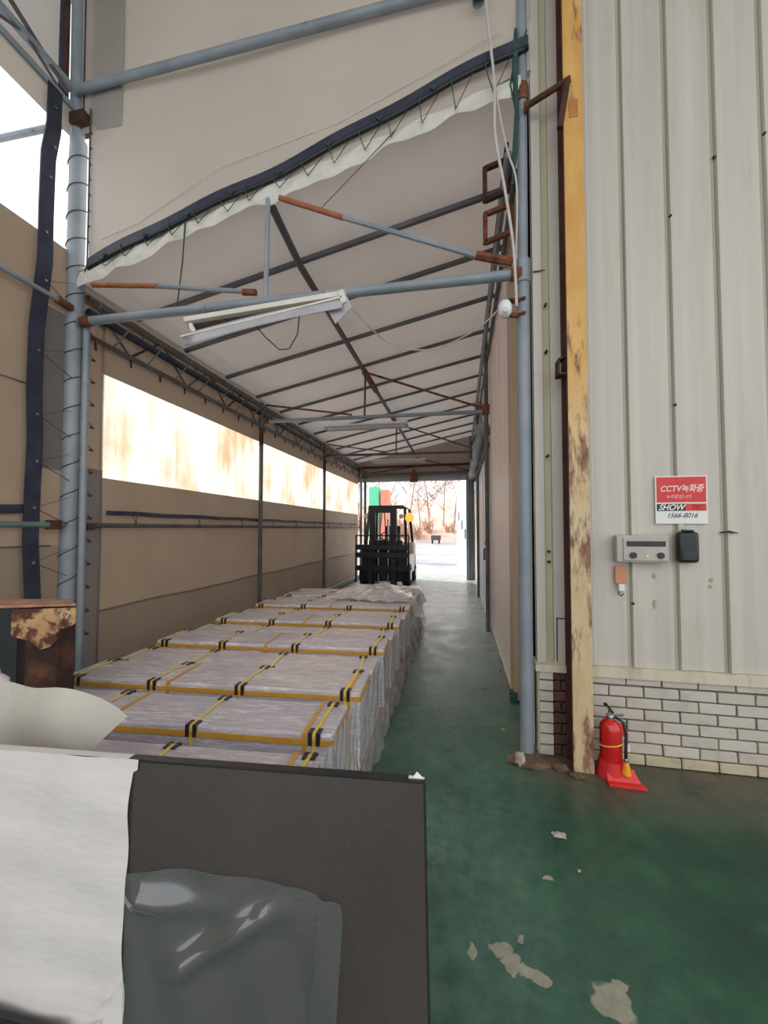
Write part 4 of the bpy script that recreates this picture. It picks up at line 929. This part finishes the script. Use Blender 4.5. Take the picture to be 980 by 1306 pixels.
# ------------------------------------------------------------------ board, paper, plastic bag in the foreground
O = Vector((-.93, 1.013, 0)); hx = Vector((.9973, .0734, 0)); nn_ = Vector((.0734, -.9973, 0))   # n points to the camera
def BP(u, z, d=0): return tuple(O+hx*u+Vector((0, 0, z))+nn_*d)
bd = thing('plastic_board', 'big dark brown-grey fluted plastic board standing in the foreground', 'board', BP(.1, 0))
b = MB(); vs = []
for (u, z) in ((-.75, 0), (.845, 0), (.831, .822), (-.75, .822)): vs.append(BP(u, z, 0))
for (u, z) in ((-.75, 0), (.845, 0), (.831, .822), (-.75, .822)): vs.append(BP(u, z, -.02))
b.add(vs, [(0, 1, 2, 3), (7, 6, 5, 4), (0, 4, 5, 1), (1, 5, 6, 2), (2, 6, 7, 3), (3, 7, 4, 0)]); b.build('board_face', 'board', bd)
b = MB(); b.bar(BP(-.75, .823, -.01), BP(.833, .823, -.01), .026, .006); b.build('top_edge', 'board_edge', bd)
b = MB(); b.bar(BP(.832, .822, -.01), BP(.846, 0, -.01), .022, .004); b.build('side_edge', 'board_edge', bd)
b = MB(); b.bar(BP(.79, .828, -.01), BP(.832, .826, -.01), .006, .004); b.add([BP(.80, .828, -.008), BP(.83, .827, -.01), BP(.812, .842, -.012)], [(0, 1, 2)]); b.build('tape_scrap', 'white_plastic', bd, solid=.001)
# white paper draped over the board
def redge(z):   # right edge of the paper
    t = (z-.08)/(.82-.08); return -.030+.018*max(0, (t-.55)/.45)**1.2*1.0+.004*math.sin(t*13)+(.012 if t > .97 else 0)
pw = thing('wrapping_paper', 'white paper sheet draped over the left part of the dark board', 'paper', BP(-.4, 0))
def pf(u, v):
    z = .0+.828*v; uu = -.74+(redge(z)+.74)*u
    d = .008+.003*math.sin(uu*14+z*5)+.0025*math.sin(z*30+uu*6)+.002*math.sin(uu*33-z*14)
    # crease rising from the lower corner
    q = math.exp(-(((uu+.12)-(z-.1)*.75)/.012)**2)*max(0, 1-abs(z-.16)/.07); d += .012*q
    return BP(uu, z, d)
def pmask(u, v):
    z = .828*v; uu = -.74+(redge(z)+.74)*u
    return True
b = MB(); b.grid(pf, 90, 110, pmask); b.build('front_sheet', 'paper', pw, smooth=True)
def pt(u, v):
    uu = -.74+.71*u; return tuple(Vector(BP(uu, .829-.004*v-.05*max(0, v-.7), .008-.045*v)))
b = MB(); b.grid(pt, 40, 6); b.build('folded_top', 'paper', pw, smooth=True)
b = MB(); b.add([BP(-.19, .03, .01), BP(-.10, .03, .012), BP(-.09, .10, .02), BP(-.135, .075, .03), BP(-.20, .06, .018)], [(0, 1, 2, 3, 4)]); b.build('curled_corner', 'paper', pw, solid=.001)
# thin paper flopping behind
def p2(u, v):
    e = max(0, (u-.45)/.55); top = .925-.012*math.sin(u*4)-.14*e**3
    z = .72+(top-.72)*v
    x = -1.78+.545*u; y = 1.11+.10*u+.025*math.sin(u*6+v)+.06*v*v
    return (x-.05*e*(1-v), y, z+.004*math.sin(u*13))
b = MB(); b.grid(p2, 50, 20); tag(b.build('paper_sheet', 'paper2', smooth=True), 'thin greyish paper flopping up behind the white paper at the left', 'paper')
b = MB(); b.grid(lambda u, v: (-1.90+.085*u-.05*v*v+.012*math.sin(v*9), 1.30+.05*math.sin(u*4+v*3), .70+(.28-.10*u*u)*v), 12, 14); tag(b.build('film_scrap', 'paper', smooth=True, solid=.001), 'pale crumpled wrapping edge at the extreme left by the rusty stand', 'wrapping')
# second dark board, low in front at the left
b = MB(); vs = []
for d in (.03, .045):
    vs += [BP(-.75, 0, d), BP(-.17, 0, d), BP(-.19, .082, d), BP(-.75, .135, d)]
b.add(vs, [(0, 1, 2, 3), (7, 6, 5, 4), (0, 4, 5, 1), (1, 5, 6, 2), (2, 6, 7, 3), (3, 7, 4, 0)])
tag(b.build('plastic_board', 'board_edge', bevel=.002), 'low dark board with slanting top edge at the bottom left corner', 'board')
# plastic bag taped to the board
outl = [(-.028, .505), (.10, .530), (.23, .537), (.34, .536), (.415, .534), (.494, .528), (.55, .508), (.611, .484), (.614, .38), (.612, .284), (.600, .20), (.592, .10), (.585, 0.02), (-.03, .02)]
def zt(u):
    for (a, b_) in zip(outl[:8], outl[1:9]):
        if a[0] <= u <= b_[0]: return a[1]+(b_[1]-a[1])*(u-a[0])/(b_[0]-a[0]+1e-9)
    return .484
def bagfn(s, v):
    u = -.028+.640*s; top = zt(u); z = .02+(top-.02)*v
    if s > .9: u = u-.03*(1-v)*(s-.9)*10*.8
    # ridge line from (.08,.23) to (.48,.49)
    dx, dz = .40, .26; L = math.hypot(dx, dz); t = ((u-.08)*dx+(z-.235)*dz)/L**2; dist = ((z-.235)*dx-(u-.08)*dz)/L
    ridge = math.exp(-(dist/.036)**2)*max(0, min(1, 1.6*math.sin(PI*max(0, min(1, t)))))
    dent = math.exp(-((dist-.045)/.03)**2)*max(0, math.sin(PI*max(0, min(1, t))))
    d = .012+.027*ridge-.008*dent+.010*math.sin(u*9+1)*math.sin(z*7)+.004*math.sin(u*30+z*12)
    d += .030*math.exp(-((z-.445)/.035)**2)*max(0, 1-u/.36)*(1 if u < .36 else 0)
    d += .012*math.exp(-((u-.54-.1*(z-.3))/.018)**2)
    k = min(1, max(0, (u+.03)/.05)); return BP(u, z, max(.004, .012+(d-.012)*k))
b = MB(); b.grid(bagfn, 110, 90); tag(b.build('plastic_bag', 'film', smooth=True), 'clear crinkled plastic bag clinging to the front of the dark board', 'plastic bag')

# ------------------------------------------------------------------ lamps
def strip_lamp(x0, x1, y, z0, z1, label):
    g = thing('strip_lamp', label, 'lamp', ((x0+x1)/2, y, z0))
    b = MB(); b.bar((x0, y, z0+.03), (x1, y, z1+.03), .06, .045); b.build('housing', 'white_metal', g, bevel=.004)
    for s in (-1, 1):
        b = MB(); p = Vector((x0, y+s*.03, z0+.025)); q = Vector((x1, y+s*.03, z1+.025)); w = Vector((0, s*.08, -.05))
        b.add([p, q, q+w, p+w], [(0, 1, 2, 3)]); b.build('reflector_wing', 'reflector', g, solid=.004)
    b = MB(); b.tube([(x0+.05, y, z0-.01), (x1-.05, y, z1-.01)], .014, 10); b.build('tube', 'white_plastic', g)
    for x, z in ((x0+.15, z0), (x1-.15, z1)):
        b = MB(); b.tube([(x, y, z+.05), (x, y, 3.27)], .004, 5); b.build('hanger', 'steel', g)
    return g
strip_lamp(-2.15, -.80, 6.0, 3.13, 3.13, 'white strip lamp under the second portal frame')
strip_lamp(-2.07, -.80, 9.1, 3.10, 3.10, 'small far strip lamp under the third portal frame')
# broken near lamp
g = thing('strip_lamp', 'broken white strip lamp hanging open under the nearest tie pipe', 'lamp', (-1.5, 2.72, 3.15))
b = MB(); b.bar((-2.15, 2.72, 3.165), (-.82, 2.72, 3.225), .055, .04); b.build('housing', 'white_metal', g, bevel=.004)
b = MB(); p = [(-2.15, 2.74, 3.14), (-.90, 2.74, 3.195), (-.90, 2.80, 3.17), (-2.1, 2.82, 3.11)]; b.add(p, [(0, 1, 2, 3)]); b.build('open_gear_tray', 'galv_dark', g, solid=.01)
b = MB(); b.grid(lambda u, v: (-2.10+1.27*u, 2.69-.03*v, 3.05+.13*u+.02*math.sin(u*PI)-.125*v*(1-.3*u)), 16, 4); b.build('reflector_wing', 'reflector', g, smooth=True, solid=.004)
b = MB(); b.bar((-2.16, 2.70, 3.02), (-.84, 2.70, 3.185), .05, .014); b.build('lower_channel', 'white_metal', g)
b = MB(); b.bar((-2.1, 2.71, 3.13), (-2.06, 2.71, 3.06), .02, .03); b.build('lamp_holder', 'white_plastic', g)
b = MB(); b.bar((-.85, 2.70, 3.24), (-.82, 2.70, 3.14), .05, .05); b.build('end_cap', 'white_metal', g, bevel=.01)
b = MB(); b.prism([(-.98, 3.16), (-.80, 3.19), (-.765, 3.11), (-.89, 3.0)], (0, 2.70, 0), (1, 0, 0), (0, 0, 1), (0, -.006, 0)); b.build('hanging_end_plate', 'reflector', g)
b = MB(); b.tube([(-2.0, 2.72, 3.19), (-2.0, 2.75, 3.30)], .004, 5); b.tube([(-1.0, 2.72, 3.22), (-1.0, 2.75, 3.30)], .004, 5); b.build('hanger', 'steel', g)
b = MB(); b.tube([(-1.55, 2.72, 3.08), (-1.47, 2.74, 2.98), (-1.35, 2.74, 2.87), (-1.27, 2.74, 2.87), (-1.20, 2.73, 2.97), (-1.18, 2.72, 3.12)], .005, 6); b.build('wire_loop', 'rope_dark', g, smooth=True)
# cables
def cable(pts, r, m, label, n=24):
    P_ = [Vector(p) for p in pts]; out = []
    for i in range(len(P_)-1):
        p0 = P_[max(i-1, 0)]; p1 = P_[i]; p2_ = P_[i+1]; p3 = P_[min(i+2, len(P_)-1)]
        for k in range(6):
            t = k/6; out.append(.5*((2*p1)+(-p0+p2_)*t+(2*p0-5*p1+4*p2_-p3)*t*t+(-p0+3*p1-3*p2_+p3)*t**3))
    out.append(P_[-1]); b = MB(); b.tube(out, r, 6); return tag(b.build('cable', m, smooth=True), label, 'cable')
cable([(.18, 2.70, 5.6), (.20, 2.70, 5.1), (.245, 2.70, 4.6), (.25, 2.70, 4.2), (.31, 2.70, 3.8), (.36, 2.70, 3.4), (.38, 2.72, 3.0)], .010, 'cable_white', 'thicker white cable hanging left of the right pole down to its camera')
cable([(.17, 2.72, 5.6), (.21, 2.72, 5.0), (.27, 2.72, 4.45), (.33, 2.72, 4.1), (.39, 2.73, 3.85), (.38, 2.75, 3.3)], .007, 'cable_white', 'thinner white cable twisting beside the thick one by the right pole')
cable([(.28, 2.70, 3.0), (.10, 2.9, 2.95), (-.25, 3.2, 2.98), (-.6, 3.2, 3.08), (-.80, 2.75, 3.16)], .006, 'cable_white', 'thin white cable sagging from the broken lamp to the small camera')
# small camera on the pole
cm = thing('security_camera', 'small white security camera clamped to the right-hand pole', 'camera', (.31, 2.72, 2.97))
b = MB(); b.tube([(.29, 2.70, 2.99), (.315, 2.72, 3.02)], .008, 8); b.tube([(.30, 2.72, 3.05), (.38, 2.77, 3.07)], .012, 8); b.build('arm', 'black', cm)
b = MB(); b.lathe([(.0, -.055), (.028, -.05), (.042, -.028), (.046, 0), (.042, .03), (.03, .052), (.0, .058)], (.30, 2.69, 2.975), 18); b.build('housing', 'white_plastic', cm, smooth=True)
b = MB(); b.tube([(.30, 2.65, 2.95), (.298, 2.635, 2.945)], .016, 12); b.build('lens', 'steel', cm)
# open pipe end at the top
b = MB(); b.tube([(.145, 2.72, 5.5), (.145, 2.72, 5.22)], .04, 18, caps=False)
o = tag(b.build('drain_pipe', 'galv', smooth=35, solid=.006), 'short open-ended grey pipe poking down at the top of the picture', 'pipe')

# ------------------------------------------------------------------ roof of the taller canopy over the viewer
b = MB(); b.keep = True; b.grid(lambda u, v: (-3.6+9.6*u, -2.0+4.85*v, 6.35+.12*9.6*u*.8), 12, 6); struct(b.build('ceiling_high', 'tarp_gable'))

# ------------------------------------------------------------------ forklift
fk = thing('forklift', 'cream and black forklift facing the viewer beyond the packages', 'forklift', (-1.95, 10.6, 0))
def fp(name, m, fn, **kw):
    b = MB(); fn(b); return b.build(name, m, fk, **kw)
cx = -1.95; yf = 9.8
for s in (-1, 1):
    fp('mast_rail', 'blackm', lambda b: b.box((cx+s*.30-.05, yf, .08), (cx+s*.30+.05, yf+.12, 2.02)), bevel=.006)
    fp('inner_rail', 'blackm', lambda b: b.box((cx+s*.22-.03, yf-.02, .1), (cx+s*.22+.03, yf+.06, 1.98)), bevel=.004)
    fp('lift_cylinder', 'steel', lambda b: b.tube([(cx+s*.13, yf+.06, .15), (cx+s*.13, yf+.06, 1.75)], .028, 10))
    fp('fork', 'blackm', lambda b: (b.box((cx+s*.30-.055, yf-1.15, .045), (cx+s*.30+.055, yf-.08, .085)), b.box((cx+s*.30-.055, yf-.13, .045), (cx+s*.30+.055, yf-.08, .75))), bevel=.006)
for z in (.35, 1.1, 1.92):
    fp('mast_crossbar', 'blackm', lambda b: b.box((cx-.33, yf+.03, z), (cx+.33, yf+.09, z+.11)), bevel=.006)
for z in (.45, .78, .98):
    fp('carriage_bar', 'blackm', lambda b: b.box((cx-.67, yf-.08, z), (cx+.66, yf-.02, z+.13)), bevel=.006)
fp('load_backrest', 'blackm', lambda b: (b.tube([(cx-.69, yf-.06, .15), (cx-.69, yf-.06, 1.34), (cx+.67, yf-.06, 1.34), (cx+.67, yf-.06, .15)], .024, 8)))
for i in range(5):
    fp('backrest_bar', 'blackm', lambda b: b.bar((cx-.44+i*.22, yf-.06, 1.05), (cx-.44+i*.22, yf-.06, 1.34), .02, .02))
fp('front_plate', 'blackm', lambda b: b.box((cx-.60, yf+.14, .16), (cx+.60, yf+.24, 1.02)), bevel=.02)
fp('chassis', 'cream', lambda b: b.box((cx-.62, yf+.30, .28), (cx+.62, yf+1.9, .80)), bevel=.05)
fp('counterweight', 'cream', lambda b: b.box((cx-.62, yf+1.55, .3), (cx+.62, yf+2.1, 1.14)), bevel=.12, seg=4)
fp('engine_hood', 'blackm', lambda b: b.box((cx-.36, yf+1.0, .78), (cx+.36, yf+1.6, 1.02)), bevel=.04)
fp('dashboard', 'blackm', lambda b: b.box((cx-.45, yf+.3, .7), (cx+.45, yf+.48, 1.22)), bevel=.05)
fp('seat', 'black', lambda b: (b.box((cx-.24, yf+1.05, 1.02), (cx+.24, yf+1.5, 1.14)), b.box((cx-.23, yf+1.42, 1.1), (cx+.23, yf+1.55, 1.6))), bevel=.04)
fp('steering_wheel', 'black', lambda b: (b.tube([(cx-.02+.17*math.cos(a), yf+.62+.12*math.sin(a), 1.32+.1*math.sin(a)) for a in [k*PI/10 for k in range(21)]], .014, 6), b.tube([(cx-.02, yf+.45, 1.15), (cx-.02, yf+.62, 1.32)], .02, 8)))
for k in range(3):
    fp('control_lever', 'steel', lambda b: b.tube([(cx+.22+.06*k, yf+.5, 1.2), (cx+.22+.06*k, yf+.56, 1.38)], .01, 6))
for s in (-1, 1):
    fp('guard_pillar', 'blackm', lambda b: b.bar((cx+s*.56, yf+.32, .75), (cx+s*.48, yf+.62, 2.08), .07, .07), bevel=.008)
    fp('guard_pillar', 'blackm', lambda b: b.bar((cx+s*.56, yf+1.75, 1.0), (cx+s*.48, yf+1.55, 2.08), .07, .07), bevel=.008)
    fp('guard_rail', 'blackm', lambda b: b.bar((cx+s*.44, yf+.55, 2.1), (cx+s*.44, yf+1.6, 2.1), .06, .05), bevel=.01)
    fp('headlamp', 'white_plastic', lambda b: (b.tube([(cx+s*.40, yf+.50, 1.84), (cx+s*.40, yf+.60, 1.84)], [.065, .04], 12)))
    for yy, r, w in ((yf+.42, .30, .20), (yf+1.75, .24, .16)):
        x0 = cx+s*.56-w/2*1.0; wh = fp('wheel', 'tyre', lambda b: b.tube([(x0+(.0), yy, r), (x0+.02, yy, r), (x0+w-.02, yy, r), (x0+w, yy, r)], [r*.9, r, r, r*.9], 24), smooth=35)
        hb_ = MB(); xx = x0+(w if s > 0 else 0); hb_.tube([(xx-.01, yy, r), (xx+.012, yy, r)], r*.5, 16); hb_.build('hub', 'cream', wh)
for k in range(6):
    fp('roof_bar', 'blackm', lambda b: b.bar((cx-.42, yf+.6+k*.19, 2.11), (cx+.42, yf+.6+k*.19, 2.11), .03, .03))
fp('roof_front', 'blackm', lambda b: b.box((cx-.5, yf+.5, 2.05), (cx+.46, yf+.6, 2.14)), bevel=.01)
fp('mirror', 'steel', lambda b: b.box((cx-.60, yf+.45, 1.78), (cx-.50, yf+.47, 1.93)), bevel=.01)
M['lamp_on'] = NT('lit_amber_lamp').m
_b = M['lamp_on'].node_tree.nodes['Principled BSDF']; _b.inputs['Base Color'].default_value = (1, .5, .1, 1); _b.inputs['Emission Color'].default_value = (1, .38, .06, 1); _b.inputs['Emission Strength'].default_value = 1.5
fp('warning_lamp', 'lamp_on', lambda b: b.lathe([(.0, 0), (.09, .01), (.115, .08), (.10, .19), (.0, .24)], (cx+.62, yf+.5, 1.70), 18), smooth=True)
fp('lamp_bracket', 'blackm', lambda b: b.tube([(cx+.46, yf+.5, 1.72), (cx+.62, yf+.5, 1.715)], .015, 6))
fp('hydraulic_hose', 'black', lambda b: (b.tube([(cx+.05, yf+.02, .9), (cx+.07, yf+.0, 1.5), (cx+.03, yf+.04, 1.95)], .014, 6), b.tube([(cx-.05, yf+.02, .9), (cx-.07, yf+.0, 1.5), (cx-.03, yf+.04, 1.95)], .014, 6)))
# long bars lying on the floor left of the forklift
for k in range(2):
    b = MB(); b.tube([(-3.12+.09*k, 7.0+.3*k, .035), (-3.12+.09*k, 12.2, .035)], .032, 8)
    tag(b.build('floor_bar', 'galv_dark' if k else 'black', smooth=35), ('dark bar lying along the foot of the left tarp wall', 'grey bar lying beside the dark one along the left wall foot')[k], 'bar')

# ------------------------------------------------------------------ outside beyond the gate
hl = MB(); hl.keep = True
def hf(u, v):
    x = -70+140*u; t = v
    return (x, 46+22*t, -.05+7.5*t**.8*(1+.18*math.sin(x*.13)+.1*math.sin(x*.5))+.4*math.sin(x*1.1+t*9)*t)
hl.grid(hf, 60, 14); struct(hl.build('hillside', 'hill', smooth=True))
def bare_tree(name, x, y, z, h, seed, label):
    rr = random.Random(seed); g = thing(name, label, 'tree', (x, y, z), 'bare trees on the slope beyond the gate')
    b = MB(); b.tube([(x, y, z-.3), (x+rr.uniform(-.8, .8), y, z+h*.5), (x+rr.uniform(-1.6, 1.6), y, z+h)], [h*.010, h*.007, .01], 5); b.build('trunk', 'bark', g)
    b = MB()
    for k in range(26):
        t = rr.uniform(.2, .95); a = rr.uniform(0, 6.28); l = h*.34*(1.15-t)+.4
        p = Vector((x, y, z+h*t)); q = p+Vector((math.cos(a)*l, math.sin(a)*l*.5, l*rr.uniform(.5, 1.1))); b.tube([p, q], [.03, .012], 3, caps=False)
        for j in range(5):
            a2 = a+rr.uniform(-1, 1); s_ = p.lerp(q, rr.uniform(.3, 1)); b.tube([s_, s_+Vector((math.cos(a2)*l*.45, math.sin(a2)*.3, l*rr.uniform(.2, .6)))], [.014, .008], 3, caps=False)
    b.build('branches', 'bark', g, kind=None); return g
proto = None; tx = [(-10.5, 47, .2, 7), (-8.2, 49, 1.2, 6.5), (-6.4, 47, .4, 7.5), (-5.0, 50, 1.8, 6), (-3.6, 48, .9, 7), (-2.2, 51, 2.2, 6.5), (-.9, 48, .8, 7.2), (.6, 50, 1.6, 6.6), (-13, 50, 1.8, 7), (-16, 48, .8, 7.4)]
for i, (x, y, z, h) in enumerate(tx): bare_tree('bare_tree', x, y, z, h*1.35, i, 'leafless pale brown tree on the slope seen through the far gateway')
rr = random.Random(5)
for i in range(26):
    x = rr.uniform(-16, 3); y = 46.4+rr.uniform(0, 4); zz_ = .3+(y-46)*.45; b = MB()
    for k in range(26):
        a = rr.uniform(0, 6.28); l = rr.uniform(.5, 1.3); b.tube([(x+rr.uniform(-.4, .4), y+rr.uniform(-.3, .3), zz_-.4), (x+math.cos(a)*l*.8, y+math.sin(a)*l*.5, zz_+l)], [.05, .02], 3, caps=False)
    tag(b.build('shrub', 'scrub'), 'dry brown shrub at the foot of the slope beyond the gateway', 'shrub', 'dry shrubs beyond the gate')
vh = thing('parked_trailer', 'small dark trailer parked far out in the bright yard', 'trailer', (-2.6, 42, 0))
b = MB(); b.box((-3.1, 41.6, .35), (-2.1, 42.6, .85)); b.build('trailer_box', 'vehicle', vh, bevel=.05)
for sx in (-2.95, -2.25):
    b = MB(); b.tube([(sx-.08, 41.7, .2), (sx+.08, 41.7, .2)], .22, 10); b.build('wheel', 'tyre', vh)
b = MB(); b.box((-4.25, 18, -.02), (-3.78, 18.6, 3.5)); tag(b.build('sheet_stack', 'green_paint', bevel=.01), 'upright mint green sheet seen past the left of the gateway', 'sheet')
b = MB(); b.box((-3.68, 18, -.02), (-3.3, 18.6, 3.35)); tag(b.build('sheet_stack', 'orange_paint', bevel=.01), 'upright salmon orange sheet beside the mint green one', 'sheet')
